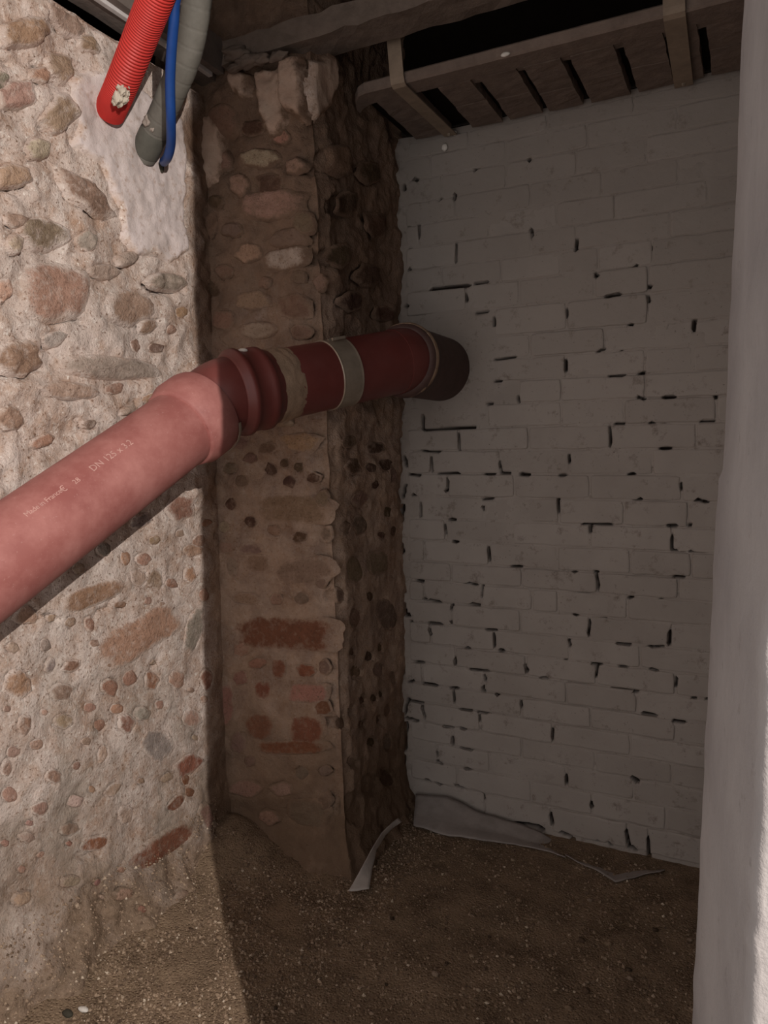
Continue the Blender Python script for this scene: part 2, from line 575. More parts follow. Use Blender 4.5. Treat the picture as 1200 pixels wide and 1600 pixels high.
# lists of stones as measured in the photograph: x, y, width, height, angle, colour, relief, squareness
LEFT_STONES = [
    (20, 275, 62, 42, 0, 'b', .016), (132, 302, 105, 44, -40, 'd', .018), (70, 365, 84, 54, -12, 'd', .016),
    (134, 377, 30, 32, 0, 'g', .012), (88, 455, 96, 88, 0, 'r', .014, 3.2), (203, 480, 84, 58, 0, 'p', .014),
    (257, 440, 62, 34, 0, 'g', .018), (28, 560, 80, 64, 6, 'b', .018), (178, 575, 140, 34, -4, 'g', .014, 2.6),
    (6, 452, 28, 40, 0, 'p', .012), (90, 178, 52, 62, -35, 'd', .018), (36, 52, 84, 48, 10, 'o', .018),
    (92, 106, 56, 52, -30, 'b', .016), (22, 150, 60, 50, 10, 'p', .014), (104, 36, 70, 30, -36, 'b', .012),
    (140, 70, 44, 26, -34, 'b', .012), (60, 232, 44, 40, -10, 'l', .016), (60, 118, 36, 30, 0, 'o', .012),
    (22, 382, 34, 40, 0, 'l', .012), (22, 345, 40, 24, 0, 'p', .01), (165, 425, 50, 24, 0, 'l', .012),
    (200, 405, 44, 26, 20, 'l', .012), (240, 380, 50, 36, 0, 'l', .01), (272, 322, 30, 40, 0, 'l', .01),
    (258, 290, 26, 20, 0, 'g', .01), (232, 510, 30, 26, 30, 'p', .008),
    (215, 540, 18, 20, 0, 'b', .007), (248, 543, 24, 15, -20, 'd', .008), (285, 487, 20, 18, 0, 'o', .006),
    (267, 515, 16, 16, 0, 'b', .006), (181, 607, 30, 18, 20, 'p', .007), (15, 655, 46, 42, 0, 'b', .012),
    (138, 663, 26, 16, 10, 'd', .01), (236, 623, 24, 18, 10, 'o', .008), (110, 610, 90, 30, -4, 't', .012),
    (85, 530, 40, 26, 20, 'g', .008), (200, 640, 34, 16, 30, 'g', .01), (70, 690, 44, 20, 20, 'o', .008),
    (280, 795, 48, 42, 20, 'r', .006), (222, 813, 38, 22, 20, 'g', .006), (240, 844, 15, 14, 0, 'b', .006),
    (225, 874, 21, 21, 0, 'b', .007), (163, 859, 24, 22, 10, 'g', .006), (197, 872, 18, 21, 0, 'o', .005),
    (217, 903, 28, 26, 0, 't', .006), (242, 905, 30, 32, 0, 't', .006), (270, 912, 22, 16, -10, 'r', .007),
    (296, 898, 20, 26, 0, 'o', .006), (122, 888, 22, 18, 0, 't', .006), (42, 962, 34, 32, 0, 'p', .006),
    (110, 972, 18, 17, 0, 'b', .006), (140, 975, 16, 26, 10, 'r', .007), (145, 930, 96, 34, 20, 'o', .008, 2.8),
    (218, 992, 142, 56, 32, 'o', .006, 4), (302, 985, 28, 80, -14, 'g', .004), (73, 1008, 18, 20, 0, 'g', .007),
    (80, 1040, 16, 26, -10, 'g', .006), (112, 1041, 32, 20, 20, 'b', .007), (30, 1068, 44, 52, 40, 'o', .007),
    (95, 1080, 36, 28, 20, 'b', .006), (172, 1073, 28, 30, 20, 'r', .006), (204, 1060, 23, 24, 0, 'r', .006),
    (238, 1063, 24, 30, 0, 'r', .006), (277, 1063, 24, 34, 30, 'p', .005), (36, 1132, 24, 34, 0, 'b', .008),
    (98, 1127, 30, 28, 0, 't', .007), (57, 1163, 22, 17, 0, 't', .006), (157, 1133, 18, 20, 0, 'r', .006),
    (197, 1130, 27, 32, -20, 'r', .007), (222, 1115, 26, 24, 0, 'g', .006), (184, 1108, 22, 17, 0, 'o', .006),
    (246, 1162, 54, 48, 0, 'g', .004), (300, 1122, 34, 30, 20, 'p', .005), (141, 1105, 18, 16, 0, 'p', .005),
    (294, 1195, 46, 30, 38, 'R', .005), (290, 1218, 12, 17, 0, 'R', .005), (271, 1253, 40, 16, 38, 'R', .005),
    (294, 1238, 14, 14, 0, 'R', .005), (243, 1322, 112, 36, 33, 'R', .005, 3.4), (82, 1213, 27, 24, 0, 'p', .007),
    (15, 1243, 23, 24, 0, 'p', .006), (160, 1178, 14, 28, -10, 't', .006), (176, 1233, 32, 17, 40, 't', .006),
    (42, 1308, 26, 18, 0, 't', .007), (103, 1376, 32, 18, 20, 't', .008), (250, 1386, 24, 14, 20, 'p', .006),
    (10, 1200, 18, 30, 0, 'p', .006), (62, 1262, 30, 20, 30, 'p', .006), (147, 1318, 42, 24, 24, 'R', .003), (196, 1272, 24, 30, 0, 't', .006),
    (110, 1296, 34, 20, 20, 'b', .006), (178, 1390, 30, 20, 10, 'b', .007), (32, 1404, 34, 20, 30, 't', .008),
    (120, 1252, 22, 22, 0, 'l', .006), (315, 1275, 24, 44, 20, 'b', .005), (322, 1060, 18, 34, 0, 'r', .005),
    (318, 930, 16, 22, 0, 'o', .005), (310, 845, 18, 18, 0, 'p', .005), (190, 945, 18, 12, 0, 'b', .005),
    (20, 1012, 20, 16, 0, 't', .005), (20, 1175, 22, 18, 0, 't', .005), (133, 1158, 16, 14, 0, 't', .005),
    (300, 860, 30, 20, 0, 'p', .005), (262, 1215, 22, 14, 30, 't', .005), (145, 1005, 14, 12, 0, 'b', .005),
]
FRONT_STONES = [
    (444, 724, 16, 15, 0, 'k', .007), (468, 730, 16, 15, 0, 'k', .007), (421, 734, 22, 19, -20, 'k', .008),
    (381, 752, 24, 20, 0, 'd', .008), (451, 752, 21, 18, -20, 'k', .008), (492, 746, 24, 15, 10, 'k', .008),
    (390, 716, 20, 17, 0, 'd', .007), (361, 787, 18, 20, -30, 'k', .008), (391, 815, 18, 18, -30, 'k', .008),
    (427, 829, 24, 18, -20, 'b', .008), (470, 838, 28, 18, 20, 'k', .009), (352, 823, 18, 18, 0, 't', .005),
    (356, 855, 26, 17, 0, 'b', .006, 4), (394, 857, 36, 17, -3, 'd', .006, 4), (402, 880, 38, 28, 0, 'b', .006, 3.4),
    (364, 885, 20, 32, 0, 't', .005), (476, 893, 92, 42, 8, 'b', .007, 2.6), (432, 936, 26, 18, 20, 'b', .007),
    (471, 935, 22, 20, 20, 'd', .007), (456, 795, 118, 44, -3, 'b', .006, 4.5), (438, 990, 168, 52, -3, 'R', .006, 5),
    (360, 732, 22, 18, 0, 'd', .006), (352, 1100, 24, 64, 0, 'r', .006, 3), (435, 1045, 24, 32, 0, 'R', .006, 3),
    (478, 1048, 36, 20, -10, 'R', .006), (506, 1042, 18, 24, 0, 'd', .006), (480, 1083, 60, 30, 0, 'r', .005, 4),
    (411, 1078, 26, 30, 0, 'R', .005, 3), (405, 1135, 46, 40, 0, 'R', .006, 3.4), (478, 1140, 56, 44, 0, 'R', .005, 3),
    (471, 1207, 20, 20, 0, 'd', .006), (506, 1206, 22, 16, 0, 'd', .006), (390, 1190, 20, 16, 0, 'd', .006),
    (455, 1168, 106, 22, 0, 'R', .006, 4), (478, 1268, 74, 46, -6, 'd', .008), (385, 1232, 56, 30, 0, 'b', .006),
    (440, 1232, 42, 24, 0, 'b', .006), (420, 1278, 40, 26, -20, 'b', .008), (508, 1252, 24, 30, 0, 'd', .006),
    (372, 1160, 30, 36, 0, 'd', .006), (376, 1060, 26, 24, 0, 'r', .005), (400, 1037, 30, 18, 0, 'r', .005),
    (505, 1105, 24, 24, 0, 'R', .005),
    (340, 316, 28, 22, 0, 'k', .010), (364, 360, 36, 24, 0, 'd', .012), (330, 350, 24, 40, 0, 'd', .010),
    (413, 441, 23, 21, 0, 'd', .009), (468, 433, 24, 21, 0, 'd', .009), (446, 404, 74, 34, 8, 'l', .010, 3),
    (450, 372, 70, 30, 6, 'd', .012), (425, 320, 100, 46, 5, 'b', .010, 3), (408, 247, 64, 32, 5, 't', .010),
    (420, 288, 48, 40, 0, 'k', .008), (352, 425, 30, 24, 0, 'd', .010), (330, 452, 24, 24, 0, 'k', .008),
    (350, 188, 50, 54, 0, 'd', .012), (395, 200, 40, 30, 0, 'k', .008), (348, 250, 30, 40, 0, 'b', .010),
    (376, 290, 34, 40, 10, 'b', .010), (440, 215, 34, 26, 0, 'r', .008), (462, 260, 40, 30, 0, 'b', .010),
    (478, 350, 34, 40, 0, 'd', .010), (388, 395, 40, 34, 0, 'b', .008), (396, 470, 60, 30, 0, 'b', .008),
    (460, 480, 60, 40, 0, 'd', .008), (350, 500, 44, 34, 0, 'b', .008), (405, 515, 60, 28, 0, 't', .006),
    (470, 520, 40, 26, 0, 'd', .006), (340, 545, 34, 30, 0, 'd', .006), (500, 440, 20, 30, 0, 'd', .008),
    (375, 690, 36, 22, 0, 'd', .006), (470, 690, 60, 30, 0, 'o', .005), (420, 700, 34, 20, 0, 'd', .005),
    (505, 780, 20, 30, 0, 'd', .006), (510, 835, 18, 30, 0, 'd', .006), (500, 910, 22, 20, 0, 'd', .006),
    (385, 935, 44, 20, 0, 'b', .005), (378, 1015, 26, 24, 0, 'r', .005),
]
SIDE_STONES = [
    (553, 730, 24, 28, 0, 'k', .008), (579, 731, 14, 16, 0, 'k', .007), (602, 727, 20, 20, 0, 'k', .007),
    (583, 757, 12, 15, 0, 'k', .006), (564, 820, 26, 36, 10, 'd', .008), (540, 823, 14, 22, 0, 'd', .006),
    (594, 836, 10, 11, 0, 'k', .006), (575, 932, 15, 17, 0, 'k', .007), (546, 1018, 14, 19, 0, 'k', .007),
    (573, 1025, 15, 20, 0, 'k', .007), (591, 1012, 11, 16, 0, 'k', .006), (561, 1093, 14, 20, 0, 'k', .007),
    (579, 1090, 14, 17, 0, 'k', .007), (591, 1084, 10, 14, 0, 'k', .006), (544, 1110, 13, 20, 0, 'k', .007),
    (532, 1130, 16, 22, 0, 'd', .006), (588, 1045, 22, 26, 0, 'd', .005, 3), (552, 1050, 22, 26, 0, 'd', .005, 3),
    (543, 1190, 16, 20, 20, 'k', .007), (603, 1110, 16, 24, 0, 'd', .006), (612, 742, 12, 30, 0, 'd', .006),
    (560, 780, 30, 30, 0, 'd', .006), (604, 800, 14, 18, 0, 'k', .006), (612, 830, 10, 16, 0, 'k', .006),
    (590, 880, 40, 44, 20, 'd', .006), (552, 890, 30, 50, 10, 'd', .006), (603, 960, 34, 56, 20, 'd', .006, 3),
    (550, 965, 26, 40, 0, 'd', .005), (575, 1160, 22, 24, 20, 'k', .007), (603, 1160, 18, 30, 20, 'd', .006),
    (570, 1225, 36, 40, 30, 'd', .007), (600, 1215, 26, 40, 30, 'k', .006), (545, 1260, 28, 60, 0, 'k', .006),
    (560, 1130, 16, 16, 0, 'k', .006), (588, 1125, 12, 16, 0, 'k', .006), (612, 1060, 12, 26, 0, 'd', .005),
    (530, 930, 14, 26, 0, 'd', .005), (590, 700, 30, 20, 0, 'k', .005), (548, 690, 30, 22, 0, 'd', .005),
    (530, 400, 40, 34, 0, 'k', .008), (575, 430, 40, 36, 10, 'k', .008), (540, 320, 44, 40, 0, 'k', .008),
    (590, 350, 36, 40, 10, 'k', .008), (530, 250, 40, 50, 20, 'd', .010), (580, 270, 40, 40, 20, 'k', .008),
    (548, 470, 44, 30, 0, 'k', .008), (600, 490, 30, 26, 0, 'k', .006),
]


def grid_mesh(name, nu, nv, fn):
    V = [fn(i / (nu - 1), j / (nv - 1)) for j in range(nv) for i in range(nu)]
    F = [(j * nu + i, j * nu + i + 1, (j + 1) * nu + i + 1, (j + 1) * nu + i) for j in range(nv - 1) for i in range(nu - 1)]
    return V, F


def relief(base, nrm, plane_list):
    """base: Nx3 points, nrm: Nx3 normals; returns the offset with grooves cut round every stone of these planes"""
    off = np.array([dnoise(Vector(b)) for b in base])
    for (pl, c, U, V, ht, sunk) in STONES:
        if pl not in plane_list:
            continue
        R = max(U.length, V.length) * 1.7
        d = base - np.array(c)
        sel = np.where((np.abs(d) < R).all(1))[0]
        if len(sel) == 0:
            continue
        dd = d[sel]
        # 2x2 solve in the plane
        ax = [i for i in range(3) if i != pl.ax]
        A = np.array([[U[ax[0]], V[ax[0]]], [U[ax[1]], V[ax[1]]]])
        uv = np.linalg.solve(A, dd[:, ax].T).T
        r = np.sqrt((uv ** 2).sum(1))
        ins = np.clip((0.92 - r) / 0.12, 0, 1)
        off[sel] -= ins * 0.014
        if sunk:      # proud stones: the joint under them has fallen out
            low = np.clip(-dd[:, 2] / max(1e-4, max(abs(U.z), abs(V.z))) - 0.35, 0, 0.8)
            off[sel] -= 0.016 * np.exp(-((r - 1.06) / 0.07) ** 2) * low
    if P_LEFT in plane_list:      # open cracks under the proud stones
        for x0, y0, x1, y1 in CRACKS:
            a, b = on(x0, y0, 0, XL), on(x1, y1, 0, XL)
            dy, dz = b.y - a.y, b.z - a.z
            t = np.clip(((base[:, 1] - a.y) * dy + (base[:, 2] - a.z) * dz) / (dy * dy + dz * dz), 0, 1)
            wob = 0.006 * np.sin(t * 9 + x0)
            dd = np.hypot(base[:, 1] - a.y - t * dy, base[:, 2] - a.z - t * dz - wob)
            off -= 0.02 * np.exp(-(dd / 0.0055) ** 2)
    return off


CRACKS = [(45, 497, 130, 503), (225, 442, 245, 458), (245, 458, 285, 455), (0, 592, 68, 578), (105, 302, 150, 340), (0, 297, 48, 296),
          (222, 513, 250, 498), (70, 546, 92, 532), (105, 563, 150, 583), (35, 360, 52, 380), (190, 646, 215, 625), (188, 296, 205, 300),
          (270, 286, 300, 281), (120, 658, 140, 664), (95, 170, 116, 152), (150, 418, 196, 420), (100, 200, 118, 232), (0, 92, 16, 102),
          (52, 100, 62, 116), (150, 1332, 120, 1340), (60, 958, 92, 968), (150, 965, 180, 940), (146, 1008, 160, 1014)]


def skirt_left(y, z):
    t = max(0.0, 1 - z / 0.34)
    if t <= 0:
        return 0.0
    n_ = 1 + 0.35 * noise.noise(Vector((y * 7, z * 7, 2))) + 0.25 * noise.noise(Vector((y * 17, z * 17, 5)))
    return 0.11 * t * t * (1 - 0.6 * max(0, (y - 1.5) / 0.46)) * n_


# ---- left wall
TOPL = 2.49
nu, nv = 230, 380
base = []
for j in range(nv):
    for i in range(nu):
        base.append((XL, 0.25 + (YP + 0.02 - 0.25) * i / (nu - 1), -0.03 + (TOPL + 0.03) * j / (nv - 1)))
base = np.array(base)
wall_left = empty('wall_left', (XL, 1.1, 0))
structure(wall_left, 'lit rubble stone wall bound with pale lime mortar on the left')
for s in LEFT_STONES:
    x, y, w, h, a, c, ht = s[:7]
    p = on(x, y, 0, XL)
    stone(wall_left, P_LEFT, x, y, w, h, a, c, ht, s[7] if len(s) > 7 else 0, skirt=skirt_left(p.y, p.z))
# unlisted pebbles bedded in the mortar between the others
tries = 0
extra = 0
while extra < 26 and tries < 4000:
    tries += 1
    x, y = rnd.uniform(6, 325), rnd.uniform(650, 1420)
    if y < 980 - 0.72 * x + 20 and y < 1000 - 0.7 * x:
        continue
    p = on(x, y, 0, XL)
    if p.z < 0.03 or p.y > YP - 0.02:
        continue
    s = rnd.uniform(10, 17)
    if all((abs(x - q[0]) > (q[2] + s) * 0.62) or (abs(y - q[1]) > (q[3] + s) * 0.62) for q in LEFT_STONES):
        LEFT_STONES.append((x, y, s, s))
        stone(wall_left, P_LEFT, x, y, s, s * rnd.uniform(0.7, 1.1), rnd.uniform(-40, 40), rnd.choice('ttppboj'.replace('j', 'r')), .005, skirt=skirt_left(p.y, p.z))
        extra += 1
for _ in range(60):      # the same rubble goes on just outside the frame
    x, y = rnd.uniform(-330, -12), rnd.uniform(-40, 1500)
    p = on(x, y, 0, XL)
    if p.z < 0.1 or p.z > TOPL - 0.1 or p.y < 0.5:
        continue
    s = rnd.uniform(26, 90) if p.z > 1.2 else rnd.uniform(14, 40)
    stone(wall_left, P_LEFT, x, y, s, s * rnd.uniform(0.45, 0.8), rnd.uniform(-20, 30), rnd.choice('bbdpglto'), .014 if p.z > 1.2 else .006, skirt=skirt_left(p.y, p.z))
off = relief(base, None, [P_LEFT])
V = []
for b, o in zip(base, off):
    y, z = b[1], b[2]
    sk = skirt_left(y, z)
    if sk > 0:
        o += min(1, sk / 0.03) * (0.010 * fbm((sk * 3, y, z), 13, 6.5, 4) + 0.004 * abs(noise.noise(Vector((sk * 50, y * 50, z * 50)))))
    V.append((b[0] + o + sk, y, z + (0.02 * noise.noise(Vector((y * 14, 3, 0))) if z > TOPL - 0.012 else 0)))
F = [(j * nu + i, j * nu + i + 1, (j + 1) * nu + i + 1, (j + 1) * nu + i) for j in range(nv - 1) for i in range(nu - 1)]
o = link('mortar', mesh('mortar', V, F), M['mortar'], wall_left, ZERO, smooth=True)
# ledge on top of the left wall and the dark wall set back above it
V, F = grid_mesh('ledge', 2, 12, lambda u, v: (XL - 0.22 * u + 0.004, 0.25 + 1.74 * v, TOPL + 0.012 * noise.noise(Vector((u, v * 12, 2)))))
link('ledge', mesh('ledge', V, F), M['mortar'], wall_left, ZERO)


# ---- the pier
def knee(z):
    return XC + 0.008 - 0.032 * (z - 1.05)


def pier_base(s, z):
    """s 0..1 along the front, 1..2 along the side; returns point, normal"""
    xk = knee(z)
    if s <= 1:
        p = Vector((XL - 0.26 + (xk - XL + 0.26) * s, YP, z))
    else:
        p = Vector((xk + (XC - xk) * (s - 1), YP + (YB + 0.03 - YP) * (s - 1), z))
    w = 0.11
    t = min(1, max(0, (s - (1 - w)) / (2 * w)))
    t = t * t * (3 - 2 * t)
    n = Vector((t, -(1 - t), 0)).normalized()
    r = 0.042 * (1 - min(1, abs(s - 1) / w) ** 2) if abs(s - 1) < w else 0
    return p - n * r * 0.55, n


def skirt_pier(z, q=0.0):
    t = max(0.0, 1 - z / 0.16)
    return 0.05 * t * t * (1 + 0.6 * noise.noise(Vector((q * 13, z * 9, 4))) + 0.4 * noise.noise(Vector((q * 31, z * 31, 4))))


wall_pier = empty('wall_pier', ((XL + XC) / 2, YP, 0))
structure(wall_pier, 'projecting brown rubble pier of stones and bricks behind the red drain pipe')
for plane, lst in ((P_FRONT, FRONT_STONES), (P_SIDE, SIDE_STONES)):
    for s in lst:
        x, y, w, h, a, c, ht = s[:7]
        p = on(x, y, plane.ax, plane.c)
        stone(wall_pier, plane, x, y, w, h, a, c, ht, s[7] if len(s) > 7 else 0, skirt=skirt_pier(p.z, p.x + p.y))
ns, nz = 230, 420
base, nrm = [], []
for j in range(nz):
    for i in range(ns):
        p, n = pier_base(2.0 * i / (ns - 1), -0.03 + (ZC + 0.03) * j / (nz - 1))
        base.append(p); nrm.append(n)
bnp = np.array([tuple(b) for b in base])
off = relief(bnp, None, [P_FRONT, P_SIDE])
V = [b + n * (o + skirt_pier(b.z, b.x + b.y) + max(0, 1 - b.z / 0.25) * 0.010 * fbm(b, 16, 3.3, 4) + (0.012 * fbm(b, 11, 2) if b.z > 2.3 else 0)) for b, n, o in zip(base, nrm, off)]
F = [(j * ns + i, j * ns + i + 1, (j + 1) * ns + i + 1, (j + 1) * ns + i) for j in range(nz - 1) for i in range(ns - 1)]
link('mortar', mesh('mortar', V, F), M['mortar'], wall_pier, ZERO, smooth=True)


def patch(name, parent, plane, poly, mat, th=0.015, amp=0.004, label=None, edge=0.012, step=0.0065, jag=0.008):
    """an irregular crust of plaster on a wall; poly in picture coordinates, built on the wall plane"""
    ax = [i for i in range(3) if i != plane.ax]
    W = np.array([[on(x, y, plane.ax, plane.c)[i] for i in ax] for x, y in poly])
    lo, hi = W.min(0) - 0.02, W.max(0) + 0.02
    gx, gy = np.arange(lo[0], hi[0], step), np.arange(lo[1], hi[1], step)
    X, Y = np.meshgrid(gx, gy)
    JX, JY = X.copy(), Y.copy()
    for j in range(X.shape[0]):
        for i in range(X.shape[1]):
            q = Vector((X[j, i] * 26, Y[j, i] * 26, 3 + th * 100))
            JX[j, i] += jag * (noise.noise(q) + 0.6 * noise.noise(q * 2.7))
            JY[j, i] += jag * (noise.noise(q + Vector((9, 4, 2))) + 0.6 * noise.noise(q * 2.7 + Vector((9, 4, 2))))
    inside = np.zeros(X.shape, bool)
    dist = np.full(X.shape, 9.0)
    n = len(W)
    for k in range(n):
        (x0, y0), (x1, y1) = W[k], W[(k + 1) % n]
        c = ((y0 > JY) != (y1 > JY)) & (JX < (x1 - x0) * (JY - y0) / (y1 - y0 + 1e-12) + x0)
        inside ^= c
        L2 = (x1 - x0) ** 2 + (y1 - y0) ** 2 + 1e-12
        t = np.clip(((JX - x0) * (x1 - x0) + (JY - y0) * (y1 - y0)) / L2, 0, 1)
        dist = np.minimum(dist, np.hypot(JX - x0 - t * (x1 - x0), JY - y0 - t * (y1 - y0)))
    sd = np.where(inside, dist, -dist)
    keep = sd > -step * 1.5
    idx, V, rim = {}, [], []
    for j, i in zip(*np.where(keep)):
        p = Vector((0, 0, 0))
        p[plane.ax] = plane.c
        p[ax[0]], p[ax[1]] = X[j, i], Y[j, i]
        e = min(1, max(0, (sd[j, i] + step) / (edge + step)))
        e = e * e * (3 - 2 * e)
        h = -0.006 + (th + 0.006) * e + dnoise(p) * (1 - 0.5 * e) + amp * e * fbm(p, 24, 2, 4)
        idx[(j, i)] = len(V)
        V.append(p + plane.n * h)
        rim.append(1 - min(1, max(0, sd[j, i] / 0.03)))
    F = []
    for (j, i), a in idx.items():
        q = [(j, i), (j, i + 1), (j + 1, i + 1), (j + 1, i)]
        if all(k in idx for k in q):
            F.append(tuple(idx[k] for k in q))
    me = mesh(name, V, F)
    at2 = me.attributes.new('rim', 'FLOAT', 'POINT')
    at2.data.foreach_set('value', np.array(rim, dtype=np.float32))
    if sum(f.normal.dot(plane.n) for f in me.polygons) < 0:
        me.flip_normals()
    o = link(name, me, mat, parent, smooth=True)
    if label:
        o['label'] = label
    return o


# pale plaster round the conduit ends
patch('plaster_patch', wall_left, P_LEFT, [(112, 118), (150, 112), (196, 122), (232, 150), (262, 168), (284, 190), (290, 250), (286, 330), (292, 395),
      (262, 412), (240, 398), (212, 402), (190, 372), (184, 330), (170, 286), (158, 262), (132, 240), (112, 226), (118, 195), (104, 160)],
      M['plaster'], 0.014, 0.0025, 'pale pinkish white plaster smeared around the conduit ends')
patch('plaster_patch', wall_left, P_LEFT, [(268, 1352), (318, 1330), (340, 1345), (338, 1380), (304, 1410), (266, 1418), (244, 1398)],
      M['greyplaster'], 0.02, 0.003, 'smooth grey mortar lump low by the shaded corner')
# plaster on top of the pier, under the beam
patch('plaster_patch', wall_pier, P_FRONT, [(362, 112), (384, 110), (394, 120), (392, 150), (380, 156), (368, 146), (360, 130)], M['tanpatch'], 0.028, 0.003)
patch('plaster_patch', wall_pier, P_FRONT, [(396, 112), (420, 106), (446, 108), (450, 150), (448, 176), (456, 186), (442, 214), (426, 218), (420, 200), (408, 180), (402, 150)],
      M['tanpatch'], 0.026, 0.005)
patch('plaster_patch', wall_pier, P_FRONT, [(444, 104), (462, 94), (476, 96), (482, 130), (484, 172), (480, 190), (460, 182), (446, 172)],
      M['tanpatch'], 0.044, 0.002, 'pale smooth plaster block on the pier top under the beam')
patch('plaster_patch', wall_pier, P_SIDE, [(486, 96), (520, 88), (524, 120), (518, 168), (500, 178), (488, 188), (484, 150)], M['tanpatch'], 0.02, 0.003)
patch('plaster_patch', wall_pier, P_FRONT, [(300, 190), (330, 178), (346, 200), (352, 250), (346, 285), (322, 300), (302, 290)], M['tanpatch'], 0.012, 0.004)

# ------------------------------------------------------------------ floor
def floor_z(x, y):
    z = 0.006 * fbm((x, y, 0), 6, 1.5, 3) + 0.003 * fbm((x, y, 0), 30, 6, 3)
    d = math.hypot(x - (XL + 0.06), y - (YP - 0.05))
    z += 0.075 * math.exp(-(d / 0.15) ** 2)
    z += 0.03 * math.exp(-((x - XL) / 0.16) ** 2)
    z += 0.02 * math.exp(-((y - YP) / 0.12) ** 2) * (1 if x < XC else math.exp(-((x - XC) / 0.05) ** 2))
    return z


nx, ny = 170, 200
V, F = grid_mesh('floor', nx, ny, lambda u, v: (-1.75 + 3.2 * u, -0.6 + 3.2 * v, floor_z(-1.75 + 3.2 * u, -0.6 + 3.2 * v)))
floor = structure(link('floor', mesh('floor', V, F), M['floor'], None, ZERO, smooth=True), 'brown earth and gravel cellar floor')
bm = bmesh.new()
ico = [Vector(v) for v in ((1, 0, 0), (-1, 0, 0), (0, 1, 0), (0, -1, 0), (0, 0, 1), (0, 0, -1))]
icf = [(0, 2, 4), (2, 1, 4), (1, 3, 4), (3, 0, 4), (2, 0, 5), (1, 2, 5), (3, 1, 5), (0, 3, 5)]
GV, GF = [], []


def wall_clear(x, y, m=0.02):
    if x < XC + m and y > YP - 0.06 - m:
        return False
    return x > XL + m + 0.02 and y < YB - 0.05 and x < 0.25 and (y < 1.0 or True)


cnt = 0
while cnt < 15000:
    x, y = rnd.uniform(-1.58, 0.25), 0.85 + 1.6 * rnd.random()
    if not wall_clear(x, y):
        continue
    dens = 1.0 if x < -0.95 else 0.35
    if noise.noise(Vector((x * 5, y * 5, 4))) < -0.25 or rnd.random() > dens:
        continue
    s = 0.0018 + 0.0042 * rnd.random() ** 2.2
    z = floor_z(x, y) + s * 0.25
    R = Matrix.Rotation(rnd.uniform(0, 6.28), 3, (rnd.random(), rnd.random(), rnd.random() + 0.1))
    b = len(GV)
    for v in ico:
        GV.append(Vector((x, y, z)) + (R @ Vector((v.x * rnd.uniform(0.8, 1.5), v.y * rnd.uniform(0.7, 1.2), v.z * rnd.uniform(0.6, 1)))) * s)
    GF += [tuple(b + i for i in f) for f in icf]
    cnt += 1
bm.free()
for _ in range(2600):      # grit lying on the mortar skirt at the foot of the left wall
    y, zz = rnd.uniform(0.85, 1.9), 0.2 * rnd.random() ** 1.6
    sk = skirt_left(y, zz)
    if sk < 0.004:
        continue
    s = 0.0018 + 0.0045 * rnd.random() ** 2.2
    p = Vector((XL + sk + dnoise((XL, y, zz)) + min(1, sk / 0.03) * 0.010 * fbm((sk * 3, y, zz), 13, 6.5, 4), y, zz))
    b = len(GV)
    for v in ico:
        GV.append(p + Vector((v.x * rnd.uniform(0.8, 1.4), v.y * rnd.uniform(0.7, 1.3), v.z * rnd.uniform(0.6, 1.1))) * s)
    GF += [tuple(b + i for i in f) for f in icf]
g = link('gravel', mesh('gravel', GV, GF), M['gravel'], floor, ZERO)
g['kind'] = 'stuff'


def lump(name, p, r, mat, parent, seed, squash=(1, 1, 0.7), color=None, sub=2, amp=0.25, ax=None):
    bm = bmesh.new()
    bmesh.ops.create_icosphere(bm, subdivisions=sub, radius=1)
    for v in bm.verts:
        k = 1 + amp * fbm(v.co, 1.3, seed, 3)
        q = Vector((v.co.x * squash[0], v.co.y * squash[1], v.co.z * squash[2])) * k * r
        v.co = p + (ax @ q if ax else q)
    return link(name, bm_mesh(name, bm), mat, parent, smooth=True, color=color)


for i in range(60):
    x, y = rnd.uniform(-1.5, -0.1), rnd.uniform(1.0, 2.35)
    if not wall_clear(x, y, 0.06):
        continue
    r = rnd.uniform(0.005, 0.011)
    c = srgb(*rnd.choice([(150, 128, 106), (180, 160, 138), (110, 90, 74), (70, 58, 48), (160, 140, 122)]))
    lump('pebble', Vector((x, y, floor_z(x, y) + r * 0.3)), r, M['stone'], floor, i * 3.1, (1.2, 0.9, 0.7), c, 1)

# ------------------------------------------------------------------ back wall of limewashed bricks
CZ = [2.44, 2.385, 2.31, 2.232, 2.155, 2.077, 2.0, 1.924, 1.838, 1.744, 1.666, 1.589, 1.512, 1.432, 1.353, 1.27, 1.188, 1.105, 1.027,
      .946, .875, .797, .716, .638, .563, .484, .41, .335, .262, .186, .105, 0.015]
JOINTS = {  # course index (between CZ[i] and CZ[i+1]) : joint positions in the picture
    7: [728, 811, 930, 1013], 8: [773, 886, 1012], 9: [775, 828, 945, 1085], 10: [770, 885, 1008, 1083], 11: [811, 877, 1008],
    12: [660, 762, 877, 975], 13: [717, 826, 953, 1088], 14: [673, 781, 890, 1020], 15: [699, 804, 922, 1065],
    16: [657, 756, 873, 975, 1075], 17: [696, 801, 922, 1050], 18: [663, 764, 871, 985, 1080], 19: [705, 815, 933, 1060],
    20: [662, 753, 832, 871, 980], 21: [706, 813, 921, 1047], 22: [673, 772, 890, 1000], 23: [712, 822, 932, 1055],
    24: [660, 757, 885, 995], 25: [709, 815, 923, 1055], 26: [662, 750, 864, 985], 27: [708, 815, 930, 1050],
    28: [683, 765, 885, 990], 29: [714, 830, 925, 1040], 30: [757, 862, 980, 1013],
    6: [690, 783, 875, 935, 1019], 5: [713, 830, 900, 1047], 4: [655, 764, 870, 960], 3: [711, 828, 940, 1060], 2: [690, 790, 900, 1010],
}
